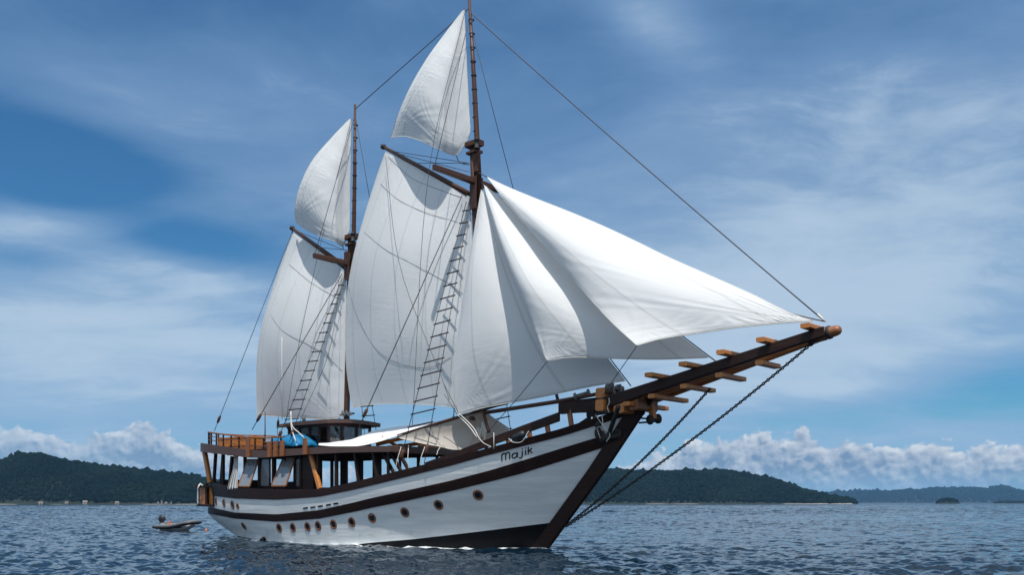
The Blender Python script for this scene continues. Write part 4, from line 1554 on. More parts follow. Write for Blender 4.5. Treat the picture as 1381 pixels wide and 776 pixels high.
def ratlines(tl, tr, bl, br, n, t0, t1):
    """a rope ladder of two shrouds with wooden rungs, on each side of the ship"""
    for side in (1, -1):
        f = lambda p: np.array([p[0], p[1] * side, p[2]])
        a, b, c, d = f(P(*tl)), f(P(*tr)), f(P(*bl)), f(P(*br))
        m = MB()
        m.tube([a, c], 0.022, 6)
        m.tube([b, d], 0.022, 6)
        lad = m.build('shroud_ladder', 'wire', ship)
        for i in range(n):
            t = t0 + (t1 - t0) * i / (n - 1)
            p, q = a + (c - a) * t, b + (d - b) * t
            e = (q - p) / np.linalg.norm(q - p)
            mm = MB()
            mm.tube([p - e * 0.12, q + e * 0.12], 0.036, 6)
            mm.build('rung', 'dark_wood', lad)
        for p, q in ((a, c), (b, d)):
            mm = MB()
            mm.tube([p + (q - p) * 0.925, p + (q - p) * 0.935, p + (q - p) * 0.955, p + (q - p) * 0.965], [0.04, 0.11, 0.11, 0.04], 8)
            mm.build('deadeye', 'mast_wood', lad)


ratlines((629, 272, .25), (633.5, 272, .25), (537, 634, 3.72), (572, 627, 3.72), 18, 0.035, 0.845)
ratlines((462, 374, .25), (466, 374, .25), (373, 598, 3.62), (390, 597, 3.62), 15, 0.05, 0.86)

# pole booms rigged over the fore deck
pole('boom', [P(536, 588.5, 2.6), P(600, 568.5, 1.6), P(652, 553, 1.0), P(748, 524, 0.5)], [0.09, 0.09, 0.08, 0.06], n=8)
pole('boom', [P(655, 557, 1.0), P(752, 542, 0.9), P(826, 528, 0.9)], [0.11, 0.11, 0.09], n=8)
pole('boom_prop', [P(748, 522, 0.5), P(753, 543, 0.6)], [0.07, 0.09], n=8)
pole('boom_prop', [P(651, 553, 1.0), P(659, 583, 1.4)], [0.08, 0.1], n=8)
m = MB()
for (x, y, v, a) in [(645, 575, .6, .2), (651, 572, .4, .1), (656, 578, -.2, -.1)]:
    c = P(x, y, v)
    m.tube([c + (0, 0, -1.2), c + (a, 0, 0.7)], 0.1, 8)
c = P(650, 566, 0.4)
m.bar(c + (0, -0.9, 0), c + (0, 0.9, 0), 0.2, 0.22)
m.build('fife_rail', 'mast_wood', ship)
m = MB()
for k in range(7):
    c = P(644 + 2.2 * k, 570 + (k % 3) * 4, 0.75)
    m.tube([c, c + (0.05, -0.08, -0.3), c + (0.0, -0.1, -0.65)], 0.06, 6)
m.build('coiled_lines', 'white_rope', ship)
m = MB()
for k in range(8):
    c = P(462 + 1.6 * k, 557 + (k % 3) * 1.6, 0.35)
    m.blob(c, 0.07, 0.07, 0.13, k, 0.2, 5)
m.bar(P(458, 560, .5), P(478, 558, -.2), 0.12, 0.12)
m.build('fife_rail', 'grey_rubber', ship)

# ------------------------------------------------------------------ upper deck, cabin and wheelhouse
RF_T = L((262, 597), (270, 598), (300, 602.5), (331, 606.8), (345, 607.5), (362, 607.6), (395, 605.5), (427, 603.6), (470, 602.5), (520, 602), (607, 600))
RF_B = L((262, 608.6), (270, 609.8), (300, 613.5), (331, 617.3), (345, 618), (362, 617.6), (387, 615.4), (427, 612.6), (470, 610.8), (520, 610), (607, 607))
U_R0, U_R1 = -31.4, -8.6


def roof_half(u, inset=0.0):
    b = 3.72
    t = (u - U_R0) / 5.0
    if t < 1:
        b *= max(1 - (1 - max(t, 0)) ** 2.2, 0) ** 0.5
    if u > -16:
        b -= 0.02 * (u + 16)
    return max(b - inset, 0.0)


def build_upper_deck():
    us = list(U_R0 + 5 * np.array([0, .004, .015, .035, .07, .12, .18, .27, .38, .5, .65, .82, 1.0])) + list(np.linspace(-26.1, U_R1, 30))
    fas, top = MB(), MB()
    zt, zb = [], []
    for u in us:
        v = roof_half(u)
        uu = max(u, -30.2)
        zt.append(lift(uu, roof_half(uu), RF_T))
        zb.append(lift(uu, roof_half(uu), RF_B))
    for side in (1, -1):
        g, gi = [], []
        for u, a, b in zip(us, zt, zb):
            v = roof_half(u)
            vi = max(v - 0.16, 0)
            g.append([(u, -v * side, a), (u, -v * side, b), (u + (0.16 if v < 1 else 0), -vi * side, b), (u + (0.16 if v < 1 else 0), -vi * side, a), (u, -v * side, a)])
        fas.grid(g, 0, False, flip=side < 0)
    # front beam
    u = us[-1]
    v = roof_half(u)
    fas.bar((u + 0.05, -v, (zt[-1] + zb[-1]) / 2), (u + 0.05, v, (zt[-1] + zb[-1]) / 2), 0.22, zt[-1] - zb[-1] + 0.05)
    fas.build('deck_fascia', 'fascia_paint', ship)
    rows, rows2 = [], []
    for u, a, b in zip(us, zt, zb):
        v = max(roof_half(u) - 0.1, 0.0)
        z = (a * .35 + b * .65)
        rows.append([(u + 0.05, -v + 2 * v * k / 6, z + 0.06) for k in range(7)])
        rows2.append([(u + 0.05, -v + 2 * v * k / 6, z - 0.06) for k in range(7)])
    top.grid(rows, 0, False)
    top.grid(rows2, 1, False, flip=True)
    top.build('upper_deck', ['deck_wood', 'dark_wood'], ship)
    # beams under the deck
    for u in np.arange(-29, -9, 1.9):
        m = MB()
        v = roof_half(u) - 0.25
        z = lift(u, roof_half(u), RF_B) + 0.06
        m.bar((u, -v, z), (u, v, z), 0.16, 0.2)
        m.build('deck_beam', 'dark_wood', ship)
    return zt


build_upper_deck()


def z_rail(u):
    return float(np.interp(u, RAILU, RAILW))


def post(name, u, v, lean=0.0, w=0.16, m='dark_wood', both=True, lo=-0.7):
    for side in ((1, -1) if both else (1,)):
        mb = MB()
        zb = z_rail(u) + lo
        zt = lift(u, roof_half(u), RF_B) + 0.05
        mb.bar((u + lean, -v * side, zb), (u, -v * side, zt), w, w, up=(1, 0, 0))
        mb.build(name, m, ship)


# open after veranda
for xt, yt, xb, yb, v in ((291, 612.5, 288.5, 653, 2.7), (301, 614, 298, 656, 2.95), (313, 616, 309.5, 659, 3.15)):
    m = MB()
    m.bar(P(xt, yt, v), P(xb, yb, v), 0.2, 0.2, up=(1, 0, 0))
    m.build('veranda_post', 'dark_wood', ship)
for u, v in ((-28.6, -2.6), (-26.0, -3.1)):
    m = MB()
    m.bar((u, -v, z_rail(u) - .7), (u, -v, lift(u, 3.3, RF_B) + .1), 0.17, 0.17, up=(1, 0, 0))
    m.build('veranda_post', 'dark_wood', ship)
a = rail_plan(283, 652, -0.1)
m = MB()
m.bar(P(276, 610, 2.45), P(283.5, 652, 2.45), 0.26, 0.34, up=(1, 0, 0))
m.build('stern_post', 'teak', ship)
# cabin side: posts, low panel, front bulkhead
for u in (-26.6, -25.1, -23.9, -22.2, -20.6, -19.3, -17.6):
    post('cabin_post', u, 2.95, w=0.2)
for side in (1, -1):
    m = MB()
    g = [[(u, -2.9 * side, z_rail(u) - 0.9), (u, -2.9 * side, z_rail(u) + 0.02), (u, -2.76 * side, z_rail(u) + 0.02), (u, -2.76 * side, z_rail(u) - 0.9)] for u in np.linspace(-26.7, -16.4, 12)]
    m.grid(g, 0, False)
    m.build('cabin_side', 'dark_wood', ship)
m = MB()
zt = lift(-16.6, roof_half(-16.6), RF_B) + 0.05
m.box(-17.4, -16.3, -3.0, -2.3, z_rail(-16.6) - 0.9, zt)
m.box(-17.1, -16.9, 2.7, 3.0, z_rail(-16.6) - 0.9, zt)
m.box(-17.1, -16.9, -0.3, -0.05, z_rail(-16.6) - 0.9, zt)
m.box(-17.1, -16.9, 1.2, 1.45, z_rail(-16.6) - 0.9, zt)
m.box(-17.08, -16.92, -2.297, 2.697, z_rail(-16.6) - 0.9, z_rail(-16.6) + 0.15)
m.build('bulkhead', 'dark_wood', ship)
m = MB()
m.box(-26.6, -26.4, -2.9, 0.2, z_rail(-26.6) - 0.9, z_rail(-26.6) + 0.35)
m.build('bulkhead', 'dark_wood', ship)
m = MB()
m.box(-23.5, -21.6, -0.6, 1.2, z_rail(-22) - 1.0, z_rail(-22) + 0.5)
m.build('saloon_cabinet', 'dark_wood', ship)
m = MB()
m.bar(P(419, 613.5, 3.25), P(431.5, 660, 3.45), 0.2, 0.3, up=(1, 0, 0))
m.build('raking_strut', 'teak', ship)
# forward open side deck: slim posts both sides, some raking
for k, u in enumerate((-15.4, -13.6, -11.9, -10.2, -8.9)):
    post('side_post', u, 3.3, lean=(0.5 if k in (2, 3) else 0.0), w=0.15 + 0.05 * (k % 2))
for k in range(3):
    m = MB()
    x = 516 + 11 * k
    m.bar(P(x, 611, 2.9), P(x + 16, 640, 3.2), 0.12, 0.2, up=(1, 0, 0))
    m.build('raking_strut', 'dark_wood', ship)
m = MB()
m.bar(P(508, 600, 2.4), P(558, 588, 1.9), 0.14, 0.2)
m.bar(P(520, 606, 1.0), P(580, 596, .6), 0.18, 0.2)
m.bar(P(515, 590, 2.2), P(538, 604, 1.2), 0.12, 0.18)
m.bar(P(565, 600, 1.2), P(607, 603, -1.7), 0.2, 0.3)
m.build('awning_frame', 'teak', ship)
for (x0, y0, x1, y1) in [(541, 603, 532, 640), (551, 601, 551, 634), (573, 603, 566, 628), (594, 603, 589, 614)]:
    m = MB()
    m.tube([P(x0, y0, 2.9), P((x0 + x1) / 2 - 1, (y0 + y1) / 2, 3.1), P(x1, y1, 3.4)], 0.018, 6)
    m.build('lanyard', 'white_rope', ship)


# top-hung windows swung open
def flap(tl, tr, bl, br):
    a, b, c, d = P(*tl), P(*tr), P(*bl), P(*br)
    m = MB()
    for p, q in ((a, b), (b, d), (d, c), (c, a)):
        m.bar(p, q, 0.08, 0.1)
    w = m.build('window', 'brown_wood', ship)
    g = MB()
    n = np.cross(b - a, c - a)
    n /= np.linalg.norm(n)
    e = n * 0.012
    g.hexa([a - e, b - e, d - e, c - e, a + e, b + e, d + e, c + e])
    g.build('pane', 'window_glass', w)


flap((334.3, 620.5, 2.95), (348.5, 620.5, 2.95), (321.5, 656.5, 3.75), (336.4, 657, 3.75))
flap((382, 618.5, 2.95), (397.6, 618, 2.95), (366.4, 656, 3.75), (385.5, 656, 3.75))
for (x0, x1, v) in [(350, 364, 2.9), (399, 410, 2.9)]:
    a, b, c, d = P(x0, 619, v), P(x1, 619, v), P(x0, 657, v), P(x1, 657, v)
    m = MB()
    for p, q in ((a, b), (b, d), (d, c), (c, a)):
        m.bar(p, q, 0.09, 0.12)
    w = m.build('window', 'dark_wood', ship)
    g = MB()
    e = np.array([0, 0.012, 0])
    g.hexa([a - e, b - e, d - e, c - e, a + e, b + e, d + e, c + e])
    g.build('pane', 'window_glass', w)

# gathered curtain in the veranda
def gathered():
    g = []
    for b in np.linspace(0, 1, 26):
        row = []
        yl = 615.5 + b * 45.5
        xl = 315.5 - 7.5 * b ** 1.2 + 1.5 * math.sin(b * 5)
        xr = 321.5 - 1.5 * b
        for a in np.linspace(0, 1, 30):
            v = 3.3 + 0.3 * b + 0.07 * math.sin(a * 24 + b * 2) * (0.6 + b * .5)
            row.append(P(xl + (xr - xl) * a, yl, v))
        g.append(row)
    m = MB()
    m.grid(g)
    o = m.build('curtain', 'curtain_cloth', ship)
    o.modifiers.new('thick', 'SOLIDIFY').thickness = 0.012


gathered()


# railing round the upper deck
def build_railing():
    us = list(U_R0 + 0.8 + 4.2 * np.array([0, .01, .03, .07, .14, .24, .4, .6, .82])) + list(np.linspace(-26.2, -18.6, 12))
    tops = L((284, 584.5), (300, 585.5), (330, 587), (356, 589), (366, 594.5), (410, 591))

    def pt(u, side, h):
        v = max(roof_half(u - 0.7) - 0.22, 0.02)
        uu = max(u, -29.6)
        zt = lift(uu, roof_half(uu), RF_T)
        zr = 0.98
        return np.array([u, -v * side, zt + h])
    for h, r, nm in ((0.80, 0.055, 'handrail'), (0.53, 0.03, 'guard_rail'), (0.26, 0.03, 'guard_rail')):
        m = MB()
        loop = [pt(u, 1, h) for u in us[::-1]] + [pt(u, -1, h) for u in us]
        for p, q in zip(loop[:-1], loop[1:]):
            if np.linalg.norm(p - q) > 0.03:
                m.bar(p, q, r * 2.2, r * 1.7)
        m.build(nm, 'brown_wood', ship)
    for side in (1, -1):
        for u in list(np.linspace(U_R0 + 0.95, -19, 13)):
            m = MB()
            m.bar(pt(u, side, -0.05), pt(u, side, 0.80), 0.09, 0.09, up=(1, 0, 0))
            m.build('railing_post', 'dark_wood', ship)
    # broad posts bolted outside the fascia
    for (x, y0, y1) in [(334.5, 589.5, 617), (363.5, 596.5, 617), (371.5, 596, 616.5), (380.5, 595, 616), (411.5, 591.5, 613.5)]:
        uu = P(x, 606, 3.82)[0]
        for side in (1, -1):
            m = MB()
            a, b = P(x, y0, 3.82), P(x, y1, 3.82)
            m.bar((uu, a[1] * side, a[2]), (uu, a[1] * side, b[2]), 0.16, 0.34, up=(1, 0, 0))
            m.build('rail_post', 'brown_wood', ship)


build_railing()


def build_wheelhouse():
    u0, u1 = -20.8, -16.45
    zb = lift(-18, 3.7, RF_T) - 0.25
    zt = 7.55
    hv = 1.72
    r = MB()
    # crowned, tilted roof slab
    g, g2 = [], []
    for k in range(9):
        v = -hv - 0.42 + (2 * hv + 0.84) * k / 8
        cr = 0.12 * (1 - (v / (hv + .42)) ** 2)
        z = zt + 0.14 + cr
        g.append([(u0 - 0.4, v, z - 0.02), (u0 + 1.5, v, z + 0.06), (u1 + 0.45, v, z + 0.02)])
        g2.append([(u0 - 0.4, v, z - 0.24), (u0 + 1.5, v, z - 0.18), (u1 + 0.45, v, z - 0.22)])
    r.grid(g, 0, False, flip=True)
    r.grid(g2, 0, False)
    for gi, gj, fl in ((g[0], g2[0], False), (g[-1], g2[-1], True)):
        r.grid([gi, gj], 0, False, flip=fl)
    r.grid([[a[0] for a in g], [a[0] for a in g2]], 0, False)
    r.grid([[a[-1] for a in g], [a[-1] for a in g2]], 0, False)
    wh = MB()
    # low walls, corner posts, mullions: window bays stay open for glass
    sill = zb + 0.72
    wh.box(u0, u1, -hv, -hv + .1, zb, sill)
    wh.box(u0, u1, hv - .1, hv, zb, sill)
    wh.box(u1 - .1, u1, -hv + .103, hv - .103, zb, sill)
    wh.box(u0, u0 + .1, -hv + .103, hv - .103, zb, sill)
    for u in (u0, u0 + 1.15, u0 + 2.25, u0 + 3.25, u1 - 0.16):
        for s in (1, -1):
            y = s * (hv - 0.06)
            wh.box(u, u + 0.16, y - 0.07, y + 0.07, sill - .01, zt + 0.08)
    for v in (-0.62, 0.55):
        wh.box(u1 - 0.13, u1 + 0.01, v - 0.08, v + 0.08, sill - .01, zt + 0.1)
        wh.box(u0 - 0.01, u0 + 0.13, v - 0.08, v + 0.08, sill - .01, zt + 0.1)
    for s in (1, -1):
        wh.box(u0, u1, s * hv - 0.09, s * hv + 0.02, zt - 0.18, zt + 0.12)
    wh.box(u1 - 0.12, u1 + 0.02, -hv + .1, hv - .1, zt - 0.18, zt + 0.14)
    w = wh.build('wheelhouse', 'dark_wood', ship)
    r.build('roof', 'fascia_paint', w)
    def pane(x0, x1, y0, y1, z0, z1, m_):
        mm = MB()
        mm.box(x0, x1, y0, y1, z0, z1)
        mm.build('window_pane', m_, w)
    for s in (1, -1):
        for (a, b) in ((u0 + .16, u0 + 1.15), (u0 + 1.31, u0 + 2.25), (u0 + 2.41, u0 + 3.25)):
            pane(a, b, s * (hv - .06) - .01, s * (hv - .06) + .01, sill, zt - .18, 'clear_glass')
    for (a, b) in ((-hv + .13, -.7), (-.54, .47), (.63, hv - .13)):
        pane(u1 - .07, u1 - .05, a, b, sill, zt - .18, 'clear_glass')
    pane(u0 + .05, u0 + .07, -.54, .47, sill, zt - .18, 'clear_glass')
    m = MB()
    m.box(u1 - 2.0, u1 - 1.2, -0.9, -0.2, zb, sill + 0.5)
    m.box(u1 - 1.9, u1 - 1.3, -1.5, -0.95, zb, sill + 0.15)
    m.build('helm_console', 'dark_wood', w)
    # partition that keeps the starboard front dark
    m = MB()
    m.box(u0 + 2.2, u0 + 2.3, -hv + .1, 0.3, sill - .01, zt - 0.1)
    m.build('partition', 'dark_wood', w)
    # visor bar and lamp
    m = MB()
    m.bar(P(386, 574, 2.6), P(392, 573.5, 2.2), 0.08, 0.08)
    m.tube([P(373, 577, 3.1), P(391, 573.6, 2.3)], 0.05, 6)
    m.build('visor_bar', 'mast_wood', w)
    m = MB()
    m.lathe([(0, 0), (.12, 0), (.12, .3), (.05, .4), (0, .4)], (u1 - 3.3, -1.2, zt + .22), (0, 0, 1), 10)
    m.build('roof_lamp', 'grey_rubber', w)


build_wheelhouse()
pole('antenna', [P(380.5, 566, 1.5), P(380.2, 455, 1.5)], [0.028, 0.018], 'white_rope', 6)
pole('flagstaff', [P(357.5, 600, 0.8), P(357.5, 556, 0.8)], [0.05, 0.04], 'wire', 6)


# ------------------------------------------------------------------ awnings
def sheet(name, corners, sag, mtl, n=40, seed=0, parent=None):
    a, b, c, d = [P(*k) for k in corners]
    g = []
    for i in range(n):
        s = i / (n - 1)
        row = []
        for j in range(n):
            t = j / (n - 1)
            p = (1 - s) * ((1 - t) * a + t * b) + s * ((1 - t) * d + t * c)
            ed = (0.35 + 0.65 * 4 * s * (1 - s)) * 4 * t * (1 - t)
            p = p - np.array([0, 0, sag * ed + 0.02 * math.sin(9 * s + 5 * t + seed) + 0.018 * math.sin(23 * t + 3 * s) * (1 - s)])
            row.append(p)
        g.append(row)
    m = MB()
    m.grid(g)
    me = m.mesh(name, mtl)
    uv = me.uv_layers.new(name='UVMap')
    li = np.zeros(len(me.loops), np.int32)
    me.loops.foreach_get('vertex_index', li)
    uvs = np.array([[j / (n - 1) * 9, i / (n - 1) * 4] for i in range(n) for j in range(n)])
    uv.data.foreach_set('uv', uvs[li].astype(np.float32).ravel())
    o = obj(name, me, parent or ship)
    o.modifiers.new('thick', 'SOLIDIFY').thickness = 0.015
    return o


o = sail('awning', [(430, 599, 2.0), (452, 596, 1.0), (474, 593.5, .2), (486, 588.5, -.2), (501, 583, -.4), (521, 579, -.6), (545, 575.5, -.8), (575, 571.5, -.9), (600, 568.5, -1.0)],
         [(430, 601, 3.6), (445, 602.3, 3.6), (468, 602.6, 3.6), (483, 602.3, 3.5), (498, 599.6, 3.4), (515, 595.2, 3.2), (535, 588.8, 2.7), (566, 580.5, 2.1), (604, 568.8, 1.4)],
         [(430, 599, 2.0), (430, 601, 3.6)], [(600, 568.5, -1.0), (604, 568.8, 1.4)], 0.0, 'white_canvas', nu=70, nv=30, wob=0.05, seed=21)
o['label'] = 'bright white awning over the fore deck'
o = sail('awning', [(537, 590, 2.6), (570, 579.5, 2.1), (600, 570, 1.6), (648, 555, 1.0), (668, 566, -.2), (686, 578, -1.5)],
         [(541, 592, 2.6), (571, 599, 2.4), (594, 603, 2.1), (613, 607, 1.7), (650, 603, .6), (688, 592, -1.3)],
         [(537, 590, 2.6), (541, 592, 2.6)], [(686, 578, -1.5), (688, 592, -1.3)], -0.25, 'beige_canvas', nu=70, nv=40, wob=0.05, seed=22)
o['label'] = 'beige awning slung under the boom by the main mast'

# ------------------------------------------------------------------ loose gear aboard
def tarp():
    c0 = P(397, 606, 2.3)
    g = []
    for i in range(30):
        s = i / 29
        row = []
        for j in range(30):
            t = j / 29
            x, y = (s - .5) * 3.5, (t - .5) * 2.2
            k = max(0, 1 - abs(2 * s - 1) ** 2.4) * max(0, 1 - abs(2 * t - 1) ** 3.2)
            z = 0.1 + 0.82 * k ** 0.6 * (0.85 + 0.25 * (1 - s)) + 0.06 * math.sin(9 * s + 4 * t) * k + 0.04 * math.sin(17 * t + 5 * s)
            row.append((c0[0] + x, c0[1] + y, c0[2] + z))
        g.append(row)
    m = MB()
    m.grid(g, 0, True)
    o = m.build_at('tarpaulin', 'blue_tarp', c0)
    o.modifiers.new('thick', 'SOLIDIFY').thickness = 0.02
    tag(o, 'bright blue tarpaulin draped over a hump of gear beside the wheelhouse', 'tarpaulin')


tarp()


def locker(c, lx, ly, lz, label):
    e = empty('deck_locker', Vector(world(c)), SHIP_ROT, label, 'locker', 'wooden lockers on the upper deck')
    m = MB()
    m.box(-lx / 2, lx / 2, -ly / 2, ly / 2, 0, lz * 0.88)
    for k in range(4):
        x = -lx / 2 + lx * (k + .5) / 4
        m.box(x - 0.04, x + 0.04, -ly / 2 - 0.03, -ly / 2 + 0.0, 0.05, lz * .8)
    m.build('chest', 'teak', e)
    m = MB()
    m.box(-lx / 2 - .04, lx / 2 + .04, -ly / 2 - .04, ly / 2 + .04, lz * 0.883, lz)
    m.build('lid', 'teak', e)


zd = lift(-27, 3.7, RF_T)
c = P(314, 606, 2.6); locker(np.array([c[0], c[1], zd - .15]), 2.4, 0.8, 0.62, 'long orange wooden locker behind the stern railing')
c = P(338, 606, 2.5); locker(np.array([c[0], c[1], zd - .15]), 2.0, 0.8, 0.58, 'orange wooden locker between the stern locker and the blue tarpaulin')


def sunbed(c, label):
    e = empty('sunbed', Vector(world(c)), SHIP_ROT, label, 'sunbed', 'white sunbeds on the upper deck')
    m = MB()
    m.box(-1.4, 1.4, -.8, .8, 0, .5)
    m.build('base', 'brown_wood', e)
    m = MB()
    g = [[(-1.38 + 2.76 * i / 12, -.78 + 1.56 * j / 8, .503 + .22 * (max(0, 1 - abs(i / 6 - 1) ** 6) * max(0, 1 - abs(j / 4 - 1) ** 6)) ** .5) for j in range(9)] for i in range(13)]
    m.grid(g)
    m.build('cushion', 'white_gel', e)


c = P(318, 600, -1.0); sunbed(np.array([c[0], c[1], zd - .15]), 'white cushioned sunbed at the stern behind the long locker')
c = P(352, 600, -1.0); sunbed(np.array([c[0], c[1], zd - .15]), 'white cushioned sunbed beside the flagstaff, forward of the stern one')


def stern_box():
    # built-on timber box at the quarter
    m = MB()
    p = P(271, 680, 2.3)
    q = P(289, 681, 2.5)
    z1 = P(278, 658, 2.4)[2]
    for (xa, xb, mt) in ((269.5, 278, 'teak'), (280, 287.5, 'teak')):
        mm = MB()
        a, b = P(xa, 680, 2.35), P(xb, 681, 2.45)
        mm.hexa([a, b, b + (0, 1.6, 0), a + (0, 1.6, 0), np.array([a[0], a[1], z1]), np.array([b[0], b[1], z1]), np.array([b[0], b[1] + 1.6, z1]), np.array([a[0], a[1] + 1.6, z1])])
        mm.build('quarter_box', mt, ship)
    for x, y0, y1 in ((279, 652, 684), (289.5, 650, 684)):
        mm = MB()
        mm.bar(P(x, y0, 2.5), P(x, y1, 2.5), 0.2, 0.24, up=(1, 0, 0))
        mm.build('quarter_post', 'dark_wood', ship)
    mm = MB()
    mm.bar(P(267.5, 682, 2.4), P(291, 683, 2.5), 0.3, 0.16)
    mm.bar(P(266, 656, 2.4), P(291, 656.5, 2.45), 0.3, 0.14)
    mm.build('quarter_platform', 'dark_wood', ship)
    mm = MB()
    mm.tube([P(261, 656.5, 2.3), P(272, 658, 2.2)], 0.06, 6)
    mm.build('boat_boom', 'mast_wood', ship)
    # coil of white rope over the box
    c = P(270, 656, 2.6)
    mm = MB()
    rnd = random.Random(3)
    for k in range(7):
        j = [rnd.uniform(-.14, .14) for _ in range(8)]
        pts = [P(274 - .3 * k + j[0], 656 + j[1] * 3, 2.55 + j[2]), P(270 + j[3] * 4, 653.5 + j[1] * 6, 2.7), P(267 + j[4] * 5, 658, 2.75 + j[5]), P(267.2 + j[6] * 5, 668 + j[7] * 8, 2.7), P(266.6 + j[0] * 5, 680 + j[2] * 20, 2.65)]
        mm.tube(resample(pts, 16), 0.032, 6)
    o = mm.build_at('rope_bundle', 'white_rope', P(267, 681, 2.65))
    tag(o, 'bundle of white rope hanging over the wooden box at the stern quarter', 'rope')


stern_box()


def anchor():
    base = P(815, 590, 1.9)
    e = empty('anchor', Vector(world(base)), SHIP_ROT, 'black stock anchor lashed with rope under the bow beside the stem', 'anchor')

    def l(x, y, v):
        return P(x, y, v) - base
    pc = [on_hull(x, y, 0.22)[0] - base for x, y in ((822, 584), (812, 590), (836, 588))]
    m = MB()
    m.bar(l(834, 549, 1.9), pc[0], 0.16, 0.2, up=(0, 1, 0))
    m.build('shank', 'iron', e)
    m = MB()
    m.tube(resample([pc[1] + (-.15, 0, .25), pc[1], pc[0] + (0, 0, -.15), pc[2], pc[2] + (.2, 0, .3)], 14), [0.05, .1, .13, .15, .16, .17, .17, .17, .17, .16, .15, .13, .1, .05], 8)
    m.blob(pc[1] + (0, -.02, .1), 0.24, 0.08, 0.3, 1, .1, 8)
    m.blob(pc[2] + (0, -.02, .08), 0.3, 0.08, 0.26, 2, .1, 8)
    m.build('fluke', 'iron', e)
    m = MB()
    h = on_hull(807, 583, 0.16)[0] - base
    m.blob(h, .2, .12, .3, 3, .05, 8)
    m.lathe([(.0, -.1), (.16, -.1), (.16, .1), (0, .1)], h + (0, 0, .42), (0, 1, 0), 10)
    m.build('anchor_block', 'iron', e)
    m = MB()
    m.tube(resample([l(812, 562, 1.7), l(813, 574, 1.9), h + (.1, -.2, .2), h + (.3, -.2, -.3)], 14), .018, 5)
    m.tube(resample([pc[0] + (.1, -.2, .3), pc[0] + (.2, -.2, -.1), pc[0] + (0, -.22, -.4)], 10), .024, 5)
    m.tube(resample([l(803, 560, 1.7), l(812, 573, 1.9), l(820, 583, 1.9)], 10), .015, 5)
    m.build('lashing', 'white_rope', e)


anchor()
# white lashings on the head timbers
m = MB()
for (x, y, v) in [(822, 546, 1.5)]:
    c = P(x, y, v)
    m.tube(resample([c + (0, -.05, .3), c + (.08, -.12, .1), c + (-.05, -.1, -.15), c + (.06, -.1, -.4)], 10), .02, 5)
m.build('lashing', 'white_rope', ship)


def fender():
    c = P(700, 589, 2.35)
    m = MB()
    m.lathe([(0, -.45), (.12, -.43), (.2, -.32), (.2, .32), (.12, .43), (0, .45)], c, (1, -.1, .3), 14)
    m.tube(resample([P(686, 592, 2.75), P(692, 597, 2.85), P(704, 596, 2.85), P(713, 582, 2.75)], 14), .018, 5, 1)
    o = m.build_at('fender', ['black_rubber', 'white_rope'], c + (0, 0, -.3))
    tag(o, 'black cylindrical fender slung from the bow rail above the ship name', 'fender')


fender()
# rope ends and a pendant lashing down the mizzen ladder foot
line('lanyard', [P(392.5, 556, 3.3), P(394, 575, 3.4), P(403, 584, 3.4), P(410, 591, 3.5)], 0.032, 'white_rope')
line('lanyard', [P(392, 556, 3.3), P(393, 577, 3.4), P(399, 596, 3.6)], 0.032, 'white_rope')
line('guy_rope', [P(666, 584, 3.0), P(666, 606, 3.2)], 0.018, 'white_rope')
line('guy_rope', [P(645, 590, 2.9), P(652, 598, 3.1), P(662, 603, 3.1)], 0.02, 'white_rope')


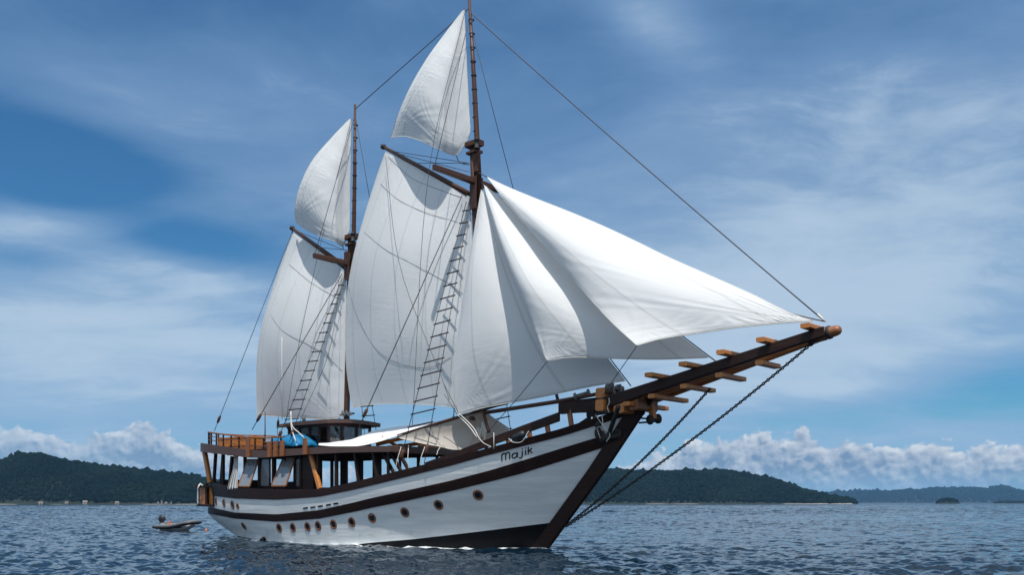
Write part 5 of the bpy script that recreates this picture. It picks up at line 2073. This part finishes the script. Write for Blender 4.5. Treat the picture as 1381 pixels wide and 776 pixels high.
# ------------------------------------------------------------------ inflatable dinghy astern
def dinghy():
    Yd = F * CAMH / 37.5
    X = (239 - CX) / F * Yd
    e = empty('inflatable_dinghy', (X, Yd, 0.0), RAD(-8), 'grey rigid inflatable dinghy with black outboard motor riding astern', 'dinghy')
    Ln, hw, r = 4.0, 0.80, 0.21
    # grey tube, U shaped, bow up (+x is the bow)
    path, rad = [], []
    for t in np.linspace(-1, 1, 41):
        s = 1 if t > 0 else -1
        a = abs(t)
        if a > 0.35:
            k = (a - 0.35) / 0.65
            x, y = 1.0 - 3.0 * k, hw * s
        else:
            an = (a / 0.35) * math.pi / 2
            x, y = 1.0 + 0.95 * math.cos(an), hw * math.sin(an) * s
        z = 0.36 + 0.42 * smooth01((x + 0.6) / 2.6)
        path.append((x, y, z))
        rad.append(r * (0.35 if a > 0.985 else 0.8 if a > 0.94 else 1.0))
    m = MB()
    m.tube(path, rad, 14)
    m.build('buoyancy_tube', 'grey_rubber', e)
    m = MB()
    m.tube([(p[0] + 0.0, p[1] * 1.0 + (0.2 if p[1] > 0.3 else -0.2 if p[1] < -0.3 else 0) * 1.0, p[2] - 0.03) if abs(p[1]) > .3 else (p[0] + .195, p[1] * 1.24, p[2] - .03) for p in path[1:-1]], 0.12, 8)
    m.build('rubbing_strip', 'black_rubber', e)
    m = MB()
    g = []
    for x in np.linspace(-1.3, 1.75, 14):
        k = smooth01((x - 0.4) / 1.6)
        w = hw * (1 - k ** 1.6 * 0.95)
        zk = -0.18 + 0.62 * k
        zc = 0.22 + 0.36 * k
        g.append([(x, -w, zc), (x, -w * .8, zc - .14 * (1 - k)), (x, 0, zk), (x, w * .8, zc - .14 * (1 - k)), (x, w, zc)])
    m.grid(g, 0, True)
    m.add(g[0], [(0, 1, 2, 3, 4)])
    m.add([(-1.9, -.7, .27), (1.3, -.6, .4), (1.3, .6, .4), (-1.9, .7, .27)], [(0, 1, 2, 3)])
    m.build('hull', 'white_gel', e)
    m = MB()
    m.box(-1.28, -1.2, -.62, .62, .1, .72)
    m.build('transom', 'white_gel', e)
    mo = MB()
    mo.blob((-1.45, 0, 1.08), .34, .22, .36, 4, .06, 10)
    mo.box(-1.6, -1.3, -.1, .1, -.25, .85)
    out = mo.build('outboard_motor', 'black_rubber', e)
    mm = MB()
    mm.tube([(-1.2, 0, 1.0), (-.65, .1, 1.07)], .035, 6)
    mm.build('tiller', 'black_rubber', out)
    m = MB()
    m.box(-.25, .15, -.62, .62, .55, .68)
    m.build('thwart', 'white_gel', e)
    m = MB()
    for x in (-1.2, -.6, 0, .6, 1.2):
        for s in (1, -1):
            m.blob((x, s * hw, .44 + r + .3 * smooth01((x + .3) / 2.4)), .07, .03, .035, 2, 0, 5)
    m.tube([(1.9, -.2, .98), (1.2, -hw, .92), (0, -hw - .02, .72), (-1.6, -hw, .7)], .018, 5)
    m.build('grab_line', 'black_rubber', e)
    # things lying in it
    def world_of(p):
        c, s = math.cos(RAD(-8)), math.sin(RAD(-8))
        return (X + p[0] * c - p[1] * s, Yd + p[0] * s + p[1] * c, p[2])
    can = empty('fuel_can', world_of((-.75, .1, .36)), .3, 'red-orange fuel can behind the outboard motor in the dinghy', 'fuel can')
    m = MB()
    m.box(-.2, .2, -.13, .13, 0, .38)
    m.build('can_body', 'orange_plastic', can)
    m = MB()
    m.lathe([(0, 0), (.05, 0), (.05, .07), (0, .08)], (.1, 0, .38), (0, 0, 1), 8)
    m.build('cap', 'black_rubber', can)
    m = MB()
    m.tube([(-.14, 0, .38), (-.1, 0, .47), (.0, 0, .47), (.03, 0, .38)], .022, 6)
    m.build('handle', 'orange_plastic', can)
    b = MB()
    b.blob((0, 0, .18), .28, .22, .22, 8, .15, 9)
    o = b.build('gear_bag', 'white_gel')
    o.location = world_of((1.0, 0, .45))
    tag(o, 'pale gear bag stowed in the bow of the dinghy', 'bag')
    # orange marker float ahead of the dinghy
    fx = (278 - CX) / F * 84
    m = MB()
    m.lathe([(0, -.12), (.08, -.1), (.11, 0), (.09, .09), (.03, .15), (.02, .22), (0, .23)], (0, 0, 0), (0, 0, 1), 12)
    o = m.build('marker_float', 'orange_plastic')
    o.location = (fx, 84, .08)
    tag(o, 'small orange float bobbing on the water between dinghy and stern', 'float')


dinghy()
